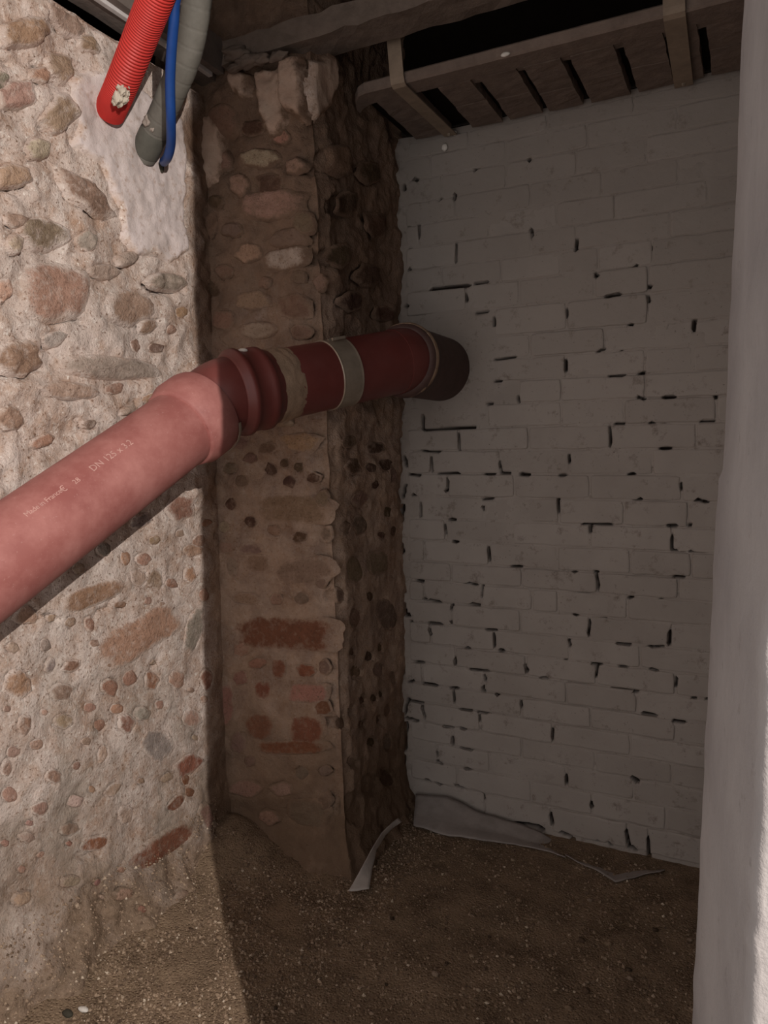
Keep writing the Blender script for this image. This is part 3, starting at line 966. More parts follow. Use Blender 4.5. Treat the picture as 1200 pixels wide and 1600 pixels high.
GAPS = [tuple(float(v) for v in s.split(',')) for s in '''
672,452,733,446,4;742,443,762,440,3;637,444,672,446,3;668,430,672,450,5;635,478,655,482,4;677,478,720,481,4;728,460,730,470,3;745,489,762,487,3
773,496,773,508,3;886,483,886,494,3;884,563,884,578,4;774,562,805,558,2;775,596,783,595,3;762,631,768,631,3;810,620,811,627,3;660,650,661,671,3
661,672,741,668,3;930,429,935,432,5;947,464,968,459,4;1013,448,1046,446,3;1013,464,1015,471,3;1085,502,1084,516,5;1104,476,1113,481,5
983,507,988,507,3;1048,511,1055,511,5;935,548,944,545,2;971,538,972,545,3;952,588,977,587,2;1000,583,1006,583,4;1050,602,1055,603,4
997,620,1007,624,3;1038,621,1054,620,4;1117,615,1119,621,4;962,662,975,662,3;1016,660,1022,660,3;1095,658,1115,658,2.5
717,678,718,703,3;660,704,690,707,2;674,715,675,737,3;632,715,636,728,4;640,741,655,743,3;685,740,718,739,2.5;758,741,772,741,3;780,722,784,738,2.5
784,739,797,739,2.5;815,741,826,742,5;833,685,833,693,4;700,748,699,765,4;699,765,688,772,3;645,773,650,771,4;657,787,657,806,3;703,811,710,812,4
738,783,744,783,4;754,792,757,796,3;695,820,697,834,2.5;709,846,714,847,4;763,857,765,875,4;872,780,873,800,3.5;755,780,770,779,2;800,885,815,885,2.5
630,790,628,812,5;628,850,629,861,7;628,878,624,892,4;634,758,631,776,3;953,668,955,697,3;1033,701,1048,700,4;889,712,890,722,3;875,743,884,743,3
1008,729,1014,731,5;983,741,991,740,3;1008,761,1014,761,4;1064,756,1065,764,3;1088,780,1105,785,4;990,778,1003,779,3;910,819,955,819,2.5
925,813,935,815,2;923,822,923,831,4;1003,814,1035,820,2.5;1045,821,1057,821,4;1077,821,1082,821,3;1050,838,1050,858,3;1053,860,1070,860,2.5
1080,861,1103,861,2;998,884,1006,895,4;896,894,900,894,3;930,893,934,893,3;932,897,937,922,3;905,923,925,923,2.5;983,934,988,934,3;1055,901,1068,902,4
1033,938,1039,942,4;973,950,974,956,3;897,961,902,961,3;922,970,919,993,3;937,968,947,968,2.5;872,990,903,994,3;889,1000,892,1010,3;884,1024,884,1030,3
965,1006,984,1008,2.5;1047,988,1045,1006,5;1052,980,1062,982,4;1013,1012,1035,1010,2.5;1065,1021,1077,1021,4;1100,1024,1113,1024,5;926,1037,940,1039,3
934,1040,931,1058,2.5;968,1041,980,1042,2.5;1017,1045,1027,1048,3;1058,1058,1056,1072,3;955,1077,996,1081,2.5;1082,1091,1087,1091,3;1105,1092,1109,1092,4
1005,1114,1024,1118,4;630,902,632,925,3;652,907,660,908,4;715,906,745,914,2.5;754,915,753,932,2.5;749,945,728,942,3;688,940,662,936,2.5;707,945,705,952,3
631,945,633,955,6;630,957,639,961,6;643,971,648,982,3;670,973,690,975,3;705,972,710,974,4;671,984,674,992,4;760,984,775,984,3;772,990,773,1008,3
772,1010,760,1013,3;729,1011,733,1013,4;782,1016,788,1016,5;711,1030,712,1038,5;650,1034,662,1035,3;735,1046,763,1048,3;758,1056,759,1063,4
753,1070,756,1080,4;821,1040,823,1050,3;822,1048,826,1048,4;845,1059,857,1059,2.5;775,1086,785,1092,4;704,1075,716,1075,3;709,1080,710,1097,3
640,1066,655,1060,3;655,1050,653,1060,2.5;661,1068,682,1071,4;685,1066,688,1069,3;815,1097,815,1105,4;720,1108,736,1110,2.5;747,1112,763,1115,2.5
838,1090,862,1086,2;623,1010,632,1050,4;638,1092,635,1113,3;640,1094,660,1099,3;659,1105,665,1122,4;637,1121,652,1127,3.5;693,1135,707,1137,3
721,1138,726,1139,4;753,1138,758,1138,3;750,1118,750,1126,3;708,1153,707,1163,4;720,1168,740,1174,2.5;864,1140,863,1155,3;857,1156,863,1155,2.5
682,1190,690,1193,3;728,1201,733,1201,4;683,1176,684,1181,3;682,1223,688,1227,4;710,1226,726,1232,2.5;752,1243,757,1247,5;812,1243,819,1247,5
665,1218,672,1220,3;1053,1127,1070,1130,4;1055,1168,1060,1170,4;885,1212,885,1225,4;990,1215,1000,1226,6;1060,1240,1067,1247,4;924,1256,925,1261,5
1018,1267,1023,1268,4;861,1272,863,1287,5;876,1300,890,1306,5;895,1312,897,1318,5;895,1331,898,1332,4;933,1314,936,1314,3;953,1316,955,1320,4
952,1329,962,1331,4;978,1298,984,1325,4;988,1324,993,1328,5;997,1297,1006,1302,3;1013,1310,1014,1350,4;1037,1307,1044,1308,4;1085,1324,1093,1326,3
807,1287,838,1290,5;838,1290,847,1296,7;838,1306,842,1316,7;713,283,710,310,4;655,345,655,370,3;688,312,692,315,4;670,332,678,332,3;742,265,748,267,4
764,325,764,330,4;827,250,830,253,5;740,360,755,357,2.5;713,380,712,410,2;829,355,835,378,2.5;640,275,652,282,4;632,290,633,296,4;902,375,900,395,3.5
955,358,970,365,5;1018,388,1021,388,3;1045,387,1049,387,3;1087,218,1088,232,3.5;895,279,905,277,4;975,415,995,414,3;632,1180,630,1225,4;636,1128,634,1170,3
640,330,639,360,3;641,390,639,430,4'''.replace('\n', ';').split(';') if s.strip()]


def to_wall(x, y):
    p = on(x, y, 1, YB)
    return p.x, p.z


GW = []
for x0, y0, x1, y1, w in GAPS:
    a, b = to_wall(x0, y0), to_wall(x1, y1)
    d = (on((x0 + x1) / 2, (y0 + y1) / 2, 1, YB) - CAMPOS).dot(FW)
    GW.append((a[0], a[1], b[0], b[1], max(0.0022, w * 0.5 * d / FPX)))


def gap_dist(px, pz):
    """numpy: signed distance beyond the gap edges (negative inside a gap)"""
    best = np.full(np.shape(px), 9.0)
    for ax, az, bx, bz, w in GW:
        dx, dz = bx - ax, bz - az
        L2 = dx * dx + dz * dz + 1e-12
        t = np.clip(((px - ax) * dx + (pz - az) * dz) / L2, 0, 1)
        best = np.minimum(best, np.hypot(px - ax - t * dx, pz - az - t * dz) - w)
    return best


XB0, XB1 = XC - 0.02, 0.30
wall_back = empty('wall_back', ((XC + XB1) / 2, YB, 0))
structure(wall_back, 'grey limewashed brick back wall with dark unfilled joints')
PC = to_wall(703, 572)


def in_patch(x, z):
    return ((x - PC[0]) / 0.175) ** 2 + ((z - PC[1]) / 0.19) ** 2


nu, nv = 280, 470
px = np.linspace(XB0, XB1, nu)
pz = np.linspace(-0.03, ZS + 0.02, nv)
GX, GZ = np.meshgrid(px, pz)
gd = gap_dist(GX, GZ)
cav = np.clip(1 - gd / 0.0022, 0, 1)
V = []
for j in range(nv):
    for i in range(nu):
        x, z = float(GX[j, i]), float(GZ[j, i])
        r = in_patch(x, z)
        d = -0.0015 + 0.003 * fbm((x, 0, z), 9, 3) + 0.0016 * fbm((x, 5, z), 45, 1, 2)
        d += 0.008 * min(1, max(0, (1.15 - r) / 0.3))
        lip = max(0, 1 - (x - XC) / 0.045)
        d += lip * (0.008 + 0.012 * fbm((x, 9, z), 18, 2))
        d -= 0.022 * float(cav[j, i])
        V.append((x, YB - d, z))
F = [(j * nu + i, j * nu + i + 1, (j + 1) * nu + i + 1, (j + 1) * nu + i) for j in range(nv - 1) for i in range(nu - 1)]
me = mesh('mortar', V, F)
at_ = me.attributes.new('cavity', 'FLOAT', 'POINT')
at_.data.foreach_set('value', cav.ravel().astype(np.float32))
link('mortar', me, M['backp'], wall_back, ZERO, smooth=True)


def wall_brick(x0, x1, z0, z1, full=False):
    j = 0.0008 if full else 0.0022
    x0, x1, z0, z1 = x0 + j, x1 - j, z0 + j, z1 - j
    tilt = rnd.uniform(-0.006, 0.006)
    pts = []
    step = 0.012

    def run(a, b):
        n = max(2, int(math.dist(a, b) / step))
        for k in range(n):
            pts.append((a[0] + (b[0] - a[0]) * k / n, a[1] + (b[1] - a[1]) * k / n))
    r = rnd.uniform(0.005, 0.012)
    run((x0 + r, z0), (x1 - r, z0)); run((x1 - r * .3, z0 + r * .3), (x1, z0 + r)); run((x1, z0 + r), (x1, z1 - r))
    run((x1 - r * .3, z1 - r * .3), (x1 - r, z1)); run((x1 - r, z1), (x0 + r, z1)); run((x0 + r * .3, z1 - r * .3), (x0, z1 - r))
    run((x0, z1 - r), (x0, z0 + r)); run((x0 + r * .3, z0 + r * .3), (x0 + r, z0))
    cx, cz = (x0 + x1) / 2, (z0 + z1) / 2
    out = []
    for (x, z) in pts:
        x += 0.0022 * noise.noise(Vector((x * 28, z * 28, 1)))
        z += 0.0026 * noise.noise(Vector((x * 22, z * 22, 8))) + tilt * (x - cx)
        out.append([x, z])
    P = np.array(out)
    for _ in range(4):       # keep clear of the open joints
        g = gap_dist(P[:, 0], P[:, 1])
        k = np.where(g < 0.001)[0]
        for i in k:
            vx, vz = cx - P[i, 0], cz - P[i, 1]
            ex, ez = (1 if vx > 0 else -1) * (abs(vx) > (x1 - x0) / 2 - 0.012), (1 if vz > 0 else -1) * (abs(vz) > (z1 - z0) / 2 - 0.012)
            if ex == 0 and ez == 0:
                continue
            s = min(0.003, 0.001 - g[i] + 0.001)
            P[i, 0] += ex * s
            P[i, 1] += ez * s
    h = rnd.uniform(0.0, 0.0012) if full else rnd.uniform(-0.0005, 0.0045)
    ta, tb = rnd.uniform(-0.008, 0.008), rnd.uniform(-0.02, 0.02)
    n = len(P)
    verts, faces = [], []
    c = P.mean(0)
    for inset, dep in ((0.0, -0.02), (0.0, h - 0.0035), (0.0022, h - 0.001), (0.006, h)):
        for q in P:
            v = np.array([c[0] - q[0], c[1] - q[1]])
            v = np.sign(v) * np.minimum(np.abs(v), inset)
            x, z = q[0] + v[0], q[1] + v[1]
            verts.append((x, YB - (dep + (ta * (x - c[0]) + tb * (z - c[1]) + 0.0015 * noise.noise(Vector((x * 15, z * 15, 3))) if dep > -0.01 else 0)), z))
    for i in range(3):
        for k in range(n):
            a0, b0 = i * n + k, i * n + (k + 1) % n
            faces.append((a0, a0 + n, b0 + n, b0))
    faces.append(tuple(3 * n + n - 1 - k for k in range(n)))
    me = mesh('brick', verts, faces)
    bm = bmesh.new(); bm.from_mesh(me)
    bmesh.ops.recalc_face_normals(bm, faces=bm.faces)
    bm.to_mesh(me); bm.free()
    v = rnd.uniform(-9, 9)
    link('brick', me, M['brick'], wall_back, color=srgb(164 + v, 154 + v, 146 + v))


for i in range(len(CZ) - 1):
    z1, z0 = CZ[i], CZ[i + 1]
    zm = (z0 + z1) / 2
    xs = []
    for jx in JOINTS.get(i, []):
        X = -0.6
        for _ in range(4):
            X = on(jx, proj((X, YB, zm))[1], 1, YB).x
        xs.append(X)
    if not xs:
        xs = [XC + (0.12 if i % 2 else 0.26) + 0.27 * k for k in range(4)]
    xs = sorted(xs)
    while xs[-1] + 0.27 < XB1:
        xs.append(xs[-1] + 0.27)
    xs = [XC + 0.022] + xs + [XB1]
    full = []
    for a, b in zip(xs, xs[1:]):
        k = max(1, round((b - a) / 0.26)) if b - a > 0.36 else 1
        full += [a + (b - a) * t / k for t in range(k)]
    full.append(XB1)
    for a, b in zip(full, full[1:]):
        if b - a < 0.022:
            continue
        if in_patch((a + b) / 2, zm) < 0.95 or in_patch(a + 0.02, zm) < 0.8 or in_patch(b - 0.02, zm) < 0.7:
            continue
        wall_brick(a, b, z0, z1, z1 > 1.93)

# masonry above the lintel, the shade of the void put into its colour
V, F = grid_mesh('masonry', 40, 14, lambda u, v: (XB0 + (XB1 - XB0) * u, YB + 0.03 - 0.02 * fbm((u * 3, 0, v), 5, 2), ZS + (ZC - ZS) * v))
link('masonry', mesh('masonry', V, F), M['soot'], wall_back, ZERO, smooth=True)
# little white lumps
for (x, y, r) in ((695, 230, 0.011), (711, 208, 0.008)):
    p = on(x, y, 1, YB - 0.008)
    d = lump('plaster_dab', p, r, M['chipwhite'], wall_back, x, (1, 0.6, 1.1))

# ------------------------------------------------------------------ right-hand partition with the plastered jamb
def jamb_outline(z):
    lean = 0.019 * (z - 1.37)
    step = -0.0022 if z < 1.345 else 0.0
    wob = 0.0012 * noise.noise(Vector((0, 0, z * 9))) + 0.0008 * noise.noise(Vector((3, 0, z * 40)))
    rag = 0.0028 * noise.noise(Vector((5, 0, z * 24))) + 0.0014 * noise.noise(Vector((5, 2, z * 90)))
    nx_, ny_ = 0.0095 + lean * 0.8 + rag, 0.36
    fx, fy = -0.0180 + lean + wob + step, 0.552
    return [(1.45, ny_), (0.06 + lean, ny_), (nx_ + 0.004, ny_ + 0.0005), (nx_ + 0.0003, ny_ + 0.0025), (nx_ - 0.0028, ny_ + 0.012),
            (fx + (nx_ - fx) * 0.55, ny_ + 0.07), (fx + (nx_ - fx) * 0.3, fy - 0.06), (fx + 0.0005, fy - 0.012), (fx + 0.003, fy), (fx + 0.016, fy + 0.008),
            (0.27 + lean * 0, fy + 0.012), (0.30, fy + 0.05), (0.30, YB + 0.05)]


V, F = [], []
nz = 420
for j in range(nz):
    z = -0.02 + (ZC + 0.02) * j / (nz - 1)
    V += [(x, y, z) for x, y in jamb_outline(z)]
k = len(jamb_outline(0))
for j in range(nz - 1):
    for i in range(k - 1):
        F.append((j * k + i, j * k + i + 1, (j + 1) * k + i + 1, (j + 1) * k + i))
wr = link('wall_right', mesh('wall_right', V, F), M['jamb'], None, ZERO, smooth=True)
structure(wr, 'pale plastered jamb at the right edge, near face brightly lit')

# ------------------------------------------------------------------ ceiling
V, F = grid_mesh('ceiling', 60, 70, lambda u, v: (-1.85 + 3.3 * u, -0.6 + 3.2 * v, ZC + 0.02 * fbm((u * 3.3, v * 3.2, 0), 5, 2)))
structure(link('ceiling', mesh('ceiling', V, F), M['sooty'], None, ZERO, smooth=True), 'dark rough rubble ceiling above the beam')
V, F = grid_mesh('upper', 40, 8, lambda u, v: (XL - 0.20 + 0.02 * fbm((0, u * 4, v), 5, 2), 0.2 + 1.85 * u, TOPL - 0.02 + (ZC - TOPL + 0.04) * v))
link('masonry', mesh('masonry', V, F), M['soot'], wall_left, ZERO, smooth=True)  # shade of the gap put into the wall colour

# ------------------------------------------------------------------ the beam across the top
bz0, bz1 = 2.545, 2.612
cb = rough_box('concrete_beam', (XL + 0.11, YP - 0.045, bz0), (0.28, YP + 0.07, bz1), M['beam'], None, 40, 0.007, 16)
tag(cb, 'rough grey concrete beam crossing the top, ragged where it meets the pier', 'beam')
for i, (x, y, r) in enumerate(((372, 84, .030), (388, 96, .026), (410, 92, .022), (366, 106, .018), (435, 88, .02))):
    lump('mortar_lump', on(x, y, 1, YP - 0.05), r, M['beam'], cb, i * 2.7, (1.6, 0.8, 0.7), sub=3, amp=0.5)

# ------------------------------------------------------------------ brick lintel shelf at the top of the back wall
bl = empty('brick_lintel', ((XC + XB1) / 2, 2.28, ZS))
tag(bl, 'shallow brick lintel jutting from the back wall top, dark slots between bricks', 'lintel')
YF = 2.075
# front strip with a rounded left end
V, F = [], []
prof = [(YF + 0.006, ZS - 0.002), (YF, ZS + 0.004), (YF, ZS + 0.026), (YF + 0.006, ZS + 0.032), (YF + 0.075, ZS + 0.032), (YF + 0.075, ZS - 0.002)]
nxs = 60
x0s = XC + 0.0
for i in range(nxs):
    t = i / (nxs - 1)
    x = x0s + (XB1 - 0.01 - x0s) * t
    e = max(0, 1 - (x - x0s) / 0.075)
    back = 0.09 * e ** 2.2
    w = 0.002 * noise.noise(Vector((x * 20, 1, 1)))
    V += [Vector((x, y + back * (1 if y < YF + 0.05 else 0.45) + w, z + w - 0.008 * e * (1 if z > ZS + .01 else 0))) for y, z in prof]
kp = len(prof)
for i in range(nxs - 1):
    for k_ in range(kp):
        a, b = i * kp + k_, i * kp + (k_ + 1) % kp
        F.append((a, b, b + kp, a + kp))
F.append(tuple(range(kp))); F.append(tuple((nxs - 1) * kp + k_ for k_ in reversed(range(kp))))
es = link('edge_strip', mesh('edge_strip', V, F), M['lintel'], bl)
es['label'] = 'continuous front edge band of the lintel'
bmx = box_verts((XC + 0.03, YF + 0.04, ZS + 0.026), (XB1, YB + 0.01, ZS + 0.045))
link('bed', bm_mesh('bed', bmx), M['soot'], bl)  # dark colour supplies the shade seen in the slots


def slot_x(x, y):
    return on(x, y, 2, ZS).x


# (left edge, right edge) of each brick along the front, as seen between the slots
cuts = [(XC + 0.075, slot_x(648, 146)), (slot_x(686, 140), slot_x(742, 132)), (slot_x(754, 130), slot_x(812, 116)), (slot_x(822, 114), slot_x(882, 101)),
        (slot_x(894, 98), slot_x(964, 83)), (slot_x(976, 80), slot_x(1040, 66)), (slot_x(1052, 66), slot_x(1092, 56)), (slot_x(1104, 54), slot_x(1170, 42))]
for i, (a, b) in enumerate(cuts):
    if b > XB1:
        b = XB1
    yb = YB - 0.018
    mid = YF + 0.24 + rnd.uniform(-0.02, 0.02)
    dz = rnd.uniform(-0.003, 0.002)
    for (ya, yc) in ((YF + 0.08, mid - 0.003), (mid + 0.003, yb)):
        rough_box('brick', (a + 0.002, ya, ZS + dz), (b - 0.002, yc, ZS + 0.03), M['lintel'], bl, 6, 0.003, 22, seed=i)
    nb = cuts[i + 1][0] if i + 1 < len(cuts) else None
    if nb and i != 0:      # mortar filling the slots at their front
        rough_box('mortar', (b - 0.004, YF + 0.07, ZS + 0.006), (nb + 0.004, YF + 0.105 + rnd.uniform(0, .02), ZS + 0.03), M['lintel'], bl, 3, 0.003, 22, seed=i + 30)
lump('plaster_dab', on(790, 85, 1, YF - 0.002), 0.010, M['chipwhite'], bl, 5.0, (1.4, 0.5, 0.6))


def strap(name, px_top, px_bend, px_end, w, label, zt):
    """flat strap: hangs in front of the lintel edge, folds under it and runs back to the wall"""
    p = on(px_bend[0], px_bend[1], 1, YF - 0.008)
    xe = on(px_end[0], px_end[1], 2, ZS - 0.006).x
    xt = on(px_top[0], px_top[1], 1, YF - 0.008).x
    pts = [Vector((xt, YF - 0.008, zt)), Vector((xt * .1 + p.x * .9, YF - 0.008, ZS + 0.012)), Vector((p.x, YF - 0.006, ZS - 0.002)),
           Vector((p.x, YF + 0.006, ZS - 0.007)), Vector((xe, YB - 0.012, ZS - 0.006))]
    th = 0.004
    V, F = [], []
    nrm = [Vector((0, -1, 0)), Vector((0, -1, 0)), Vector((0, -.7, -.7)), Vector((0, -.2, -1)), Vector((0, 0, -1))]
    side = Vector((1, 0, 0))
    for q, n in zip(pts, nrm):
        for s in (-1, 1):
            V.append(q + side * (s * w / 2)); V.append(q + side * (s * w / 2) + n.normalized() * th)
    for i in range(len(pts) - 1):
        a = i * 4
        F += [(a, a + 2, a + 6, a + 4), (a + 1, a + 5, a + 7, a + 3), (a, a + 4, a + 5, a + 1), (a + 2, a + 3, a + 7, a + 6)]
    F += [(0, 1, 3, 2), (len(V) - 4, len(V) - 2, len(V) - 1, len(V) - 3)]
    e = empty(name, (p.x, YF, ZS))
    tag(e, label, 'strap', 'hanger straps holding the lintel')
    link('band', mesh('band', V, F), M['strap'], e)
    # its fixing bolt by the wall
    c = pts[-1] + Vector((0, -0.02, -th))
    Vb, Fb = sweep([c, c + Vector((0, 0, -0.007))], [0.006, 0.0045], 6)
    link('bolt', mesh('bolt', Vb, Fb), M['steel'], e)
    return e


strap('hanger_strap', (612, 70), (622, 150), (708, 214), 0.044, 'beige hanger strap folded under the lintel, left one near the pier', 2.66)
strap('hanger_strap', (1050, 0), (1052, 85), (1072, 150), 0.052, 'beige hanger strap folded under the lintel, right one near the jamb', 2.66)

# ------------------------------------------------------------------ joist, edge profile and panel along the top of the left wall
def zx(px_, zz):
    return on(px_[0], px_[1], 2, zz).x


z_j = 2.532
xa, xb_ = zx((106, 0), z_j), zx((148, 0), z_j)
xc_, xd = zx((160, 0), z_j), zx((178, 0), z_j)
jo = rough_box('ceiling_joist', (xa, 0.35, z_j), (xb_, YP + 0.03, z_j + 0.12), M['joist'], None, 24, 0.003, 9, seed=4)
tag(jo, 'dark grey timber joist running along the top of the lit rubble wall', 'joist')
bmx = box_verts((xb_ + 0.001, 0.35, z_j - 0.004), (xc_, YP - 0.03, z_j + 0.05), 0.002)
ra = link('edge_rail', bm_mesh('edge_rail', bmx), M['white'])
tag(ra, 'thin white rail edging the grey joist above the red conduit', 'rail')
jo2 = rough_box('ceiling_joist', (xc_ + 0.002, 0.35, z_j + 0.006), (xd, YP - 0.01, z_j + 0.11), M['joist'], None, 24, 0.003, 9, seed=9)
tag(jo2, 'narrow brown-grey joist between the white rail and the pale ceiling panel', 'joist')
bmx = box_verts((xd + 0.014, 0.35, z_j + 0.03), (xd + 0.28, 1.55, z_j + 0.045), 0.002)
pa = link('ceiling_panel', bm_mesh('ceiling_panel', bmx), M['panel'])
tag(pa, 'pale grey-white ceiling panel glimpsed behind the top of the red conduit', 'panel')


# ------------------------------------------------------------------ conduits coming out of the left wall
def spline(pts, n):
    out = []
    P = [pts[0] * 2 - pts[1]] + pts + [pts[-1] * 2 - pts[-2]]
    m = len(pts) - 1
    for i in range(n):
        t = i / (n - 1) * m
        k = min(int(t), m - 1)
        u = t - k
        a, b, c, d = P[k:k + 4]
        out.append(0.5 * ((2 * b) + (c - a) * u + (2 * a - 5 * b + 4 * c - d) * u * u + (3 * b - a - 3 * c + d) * u ** 3))
    return out


rc_pts = [at(176, 164, 1.985), at(190, 132, 1.93), at(222, 52, 1.81), at(250, -20, 1.71), at(290, -130, 1.60)]
rc_pts = [rc_pts[0] + (rc_pts[0] - rc_pts[1]) * 0.35] + rc_pts
L = sum((b - a).length for a, b in zip(rc_pts, rc_pts[1:]))
N = int(L / 0.0062) * 4
path = spline(rc_pts, N)
rad = [0.0385 + (0.0016, 0.0016, -0.0012, -0.0012)[i % 4] for i in range(N)]
rc = empty('red_conduit', rc_pts[1])
tag(rc, 'red corrugated conduit running from the ceiling into the plaster', 'conduit')
Vx, Fx = sweep(path, rad, 36)
link('corrugated_tube', mesh('corrugated_tube', Vx, Fx), M['red'], rc, smooth=False)
vdir = (CAMPOS - rc_pts[1]).normalized()
for i, (x, y, d, r) in enumerate(((190, 140, 1.895, .012), (184, 152, 1.905, .014), (194, 154, 1.915, .013), (188, 160, 1.92, .012), (179, 158, 1.915, .009),
                                  (201, 133, 1.90, .006), (184, 132, 1.895, .007), (198, 146, 1.905, .009))):
    lump('mortar_smear', at(x, y, d), r, M['smear'], rc, i * 1.9, (1.1, 0.5, 1.1), sub=3, amp=0.7)

gh_pts = [at(232, 226, 2.115), at(242, 205, 2.085), at(266, 150, 2.00), at(292, 85, 1.92), at(308, 0, 1.84), at(318, -130, 1.74)]
gh_pts = [gh_pts[0] + (gh_pts[0] - gh_pts[1]) * 0.9] + gh_pts
path = spline(gh_pts, 240)
rad = [0.0365 - 0.0013 * (1 if i % 14 == 0 else 0) + 0.0006 * noise.noise(Vector((i * 0.1, 0, 0))) for i in range(240)]
gh = empty('grey_hose', gh_pts[1])
tag(gh, 'thick grey ringed hose behind the blue one, ending in the plaster', 'hose')
Vx, Fx = sweep(path, rad, 36)
link('ringed_tube', mesh('ringed_tube', Vx, Fx), M['grey'], gh, smooth=True)
cpts = [gh_pts[1] + (gh_pts[0] - gh_pts[1]) * 0.6, gh_pts[1], gh_pts[1] + (gh_pts[2] - gh_pts[1]) * 0.8, gh_pts[1] + (gh_pts[2] - gh_pts[1]) * 1.0]
Vx, Fx = sweep(cpts, [0.0375, 0.039, 0.039, 0.0375], 36)
cl = link('end_collar', mesh('end_collar', Vx, Fx), M['collar'], gh, smooth=True)
cl['label'] = 'darker grey collar at the wall end of the hose'
for i, (x, y, d, r) in enumerate(((230, 188, 2.04, .012), (238, 200, 2.045, .008), (246, 180, 2.03, .007))):
    lump('mortar_smear', at(x, y, d), r, M['greyplaster'], gh, i * 2.3 + 7, (1, 0.5, 1.2), sub=3, amp=0.7)

bh_pts = [at(256, 253, 2.16), at(262, 245, 2.095), at(267, 224, 2.035), at(267, 185, 1.955), at(266, 120, 1.885), at(271, 40, 1.80), at(279, -20, 1.75), at(324, -130, 1.655)]
path = spline(bh_pts, 120)
bh = empty('blue_hose', bh_pts[1])
tag(bh, 'thin blue hose bending into a hole in the plaster', 'hose')
Vx, Fx = sweep(path, [0.0128] * 120, 24)
link('tube', mesh('tube', Vx, Fx), M['blue'], bh, smooth=True)
# dark lump standing in for the shade in the hole below the blue hose
lump('hole_plug', on(252, 260, 0, XL + 0.012), 0.012, M['chipdark'], wall_left, 3.3, (0.9, 0.6, 1.6), sub=2)

# ------------------------------------------------------------------ the red drain pipe
pA, pB = at(0, 876, 1.52), at(308, 651, 1.97)
d1 = (pB - pA).normalized()
pC = at(392, 610, 2.05)
pE = at(632, 563, 2.36)
d2 = (pC - pB).normalized()
d3 = (pE - pC).normalized()
pD = pC + d3 * (at(522, 573, 2.20) - pC).dot(d3)
PR = 0.1
dp = empty('drain_pipe', (pB.x, pB.y, pB.z))
tag(dp, 'thick red plastic drain pipe descending from the back wall across the rubble wall', 'pipe')
# long lower length
start = pA - d1 * 0.75
Vx, Fx = sweep([start, pB - d1 * 0.01], [PR, PR], 72)
lp = link('pipe_length', mesh('pipe_length', Vx, Fx), M['pipe'], dp, smooth=True)
lp['label'] = 'long dusty lower pipe with faint pale print'
# bell of the elbow that takes it
s0 = pB - d1 * 0.075
Vx, Fx = sweep([s0 + d1 * 0.004, s0, s0 + d1 * 0.006, s0 + d1 * 0.022, s0 + d1 * 0.034, s0 + d1 * 0.085, s0 + d1 * 0.1], [0.1005, 0.1045, 0.109, 0.113, 0.1195, 0.1205, 0.1175], 72)
be = link('elbow_bell', mesh('elbow_bell', Vx, Fx), M['pipe'], dp, smooth=True)
# elbow arc from d1 to d2 then along to the next socket
e0 = s0 + d1 * 0.095
e1 = pC - d3 * 0.05
arc = []
for i in range(17):
    t = i / 16
    L_ = (e1 - e0).length * 0.42
    a, b, c, d = e0, e0 + d1 * L_, e1 - d3 * L_, e1
    arc.append(a * (1 - t) ** 3 + b * 3 * t * (1 - t) ** 2 + c * 3 * t * t * (1 - t) + d * t ** 3)
Vx, Fx = sweep(arc, [0.1175 - 0.0145 * min(1, i / 7) for i in range(17)], 72)
link('elbow', mesh('elbow', Vx, Fx), M['pipe_dark'], dp, smooth=True)
# socket of the middle length
q = e1 - d3 * 0.015
prof = [(0.0, 0.103), (0.004, 0.109), (0.012, 0.111), (0.016, 0.119), (0.030, 0.1205), (0.036, 0.113), (0.075, 0.1125), (0.080, 0.116), (0.094, 0.116), (0.099, 0.111), (0.12, 0.104)]
Vx, Fx = sweep([q + d3 * a for a, _ in prof], [r for _, r in prof], 72)
link('socket', mesh('socket', Vx, Fx), M['pipe_dark'], dp, smooth=True)
# middle length
Vx, Fx = sweep([q + d3 * 0.1, pE], [PR, PR], 72)
link('pipe_length', mesh('pipe_length', Vx, Fx), M['pipe_dark'], dp, smooth=True)
# mortar smeared on behind the socket
c0 = q + d3 * 0.095
n_ = 14


def smear_wob(i, a):
    return 0.0035 * noise.noise(Vector((i * 0.6, math.cos(a) * 3, math.sin(a) * 3))) + 0.0016 * noise.noise(Vector((i * 2, math.cos(a) * 9, math.sin(a) * 9)))


us, _ = frame(d3)
pts = [c0 + d3 * 0.092 * i / (n_ - 1) for i in range(n_)]
Vx, Fx = sweep(pts, [0.1005 + 0.0045 * math.sin(math.pi * min(1, (i + .3) / (n_ - 1))) for i in range(n_)], 72, wob=smear_wob)
ms = link('mortar_smear', mesh('mortar_smear', Vx, Fx), M['pipesmear'], dp, smooth=True)
ms['label'] = 'grey-tan mortar smeared round the pipe behind the socket'
# hanging drip of mortar below it
dn = (Vector((0, 0, -1)) - d3 * Vector((0, 0, -1)).dot(d3)).normalized()
lump('mortar_drip', c0 + d3 * 0.05 + dn * 0.098 - us * 0.0, 0.03, M['pipesmear'], dp, 3.1, (1.2, 0.7, 0.6), sub=3, amp=0.5)
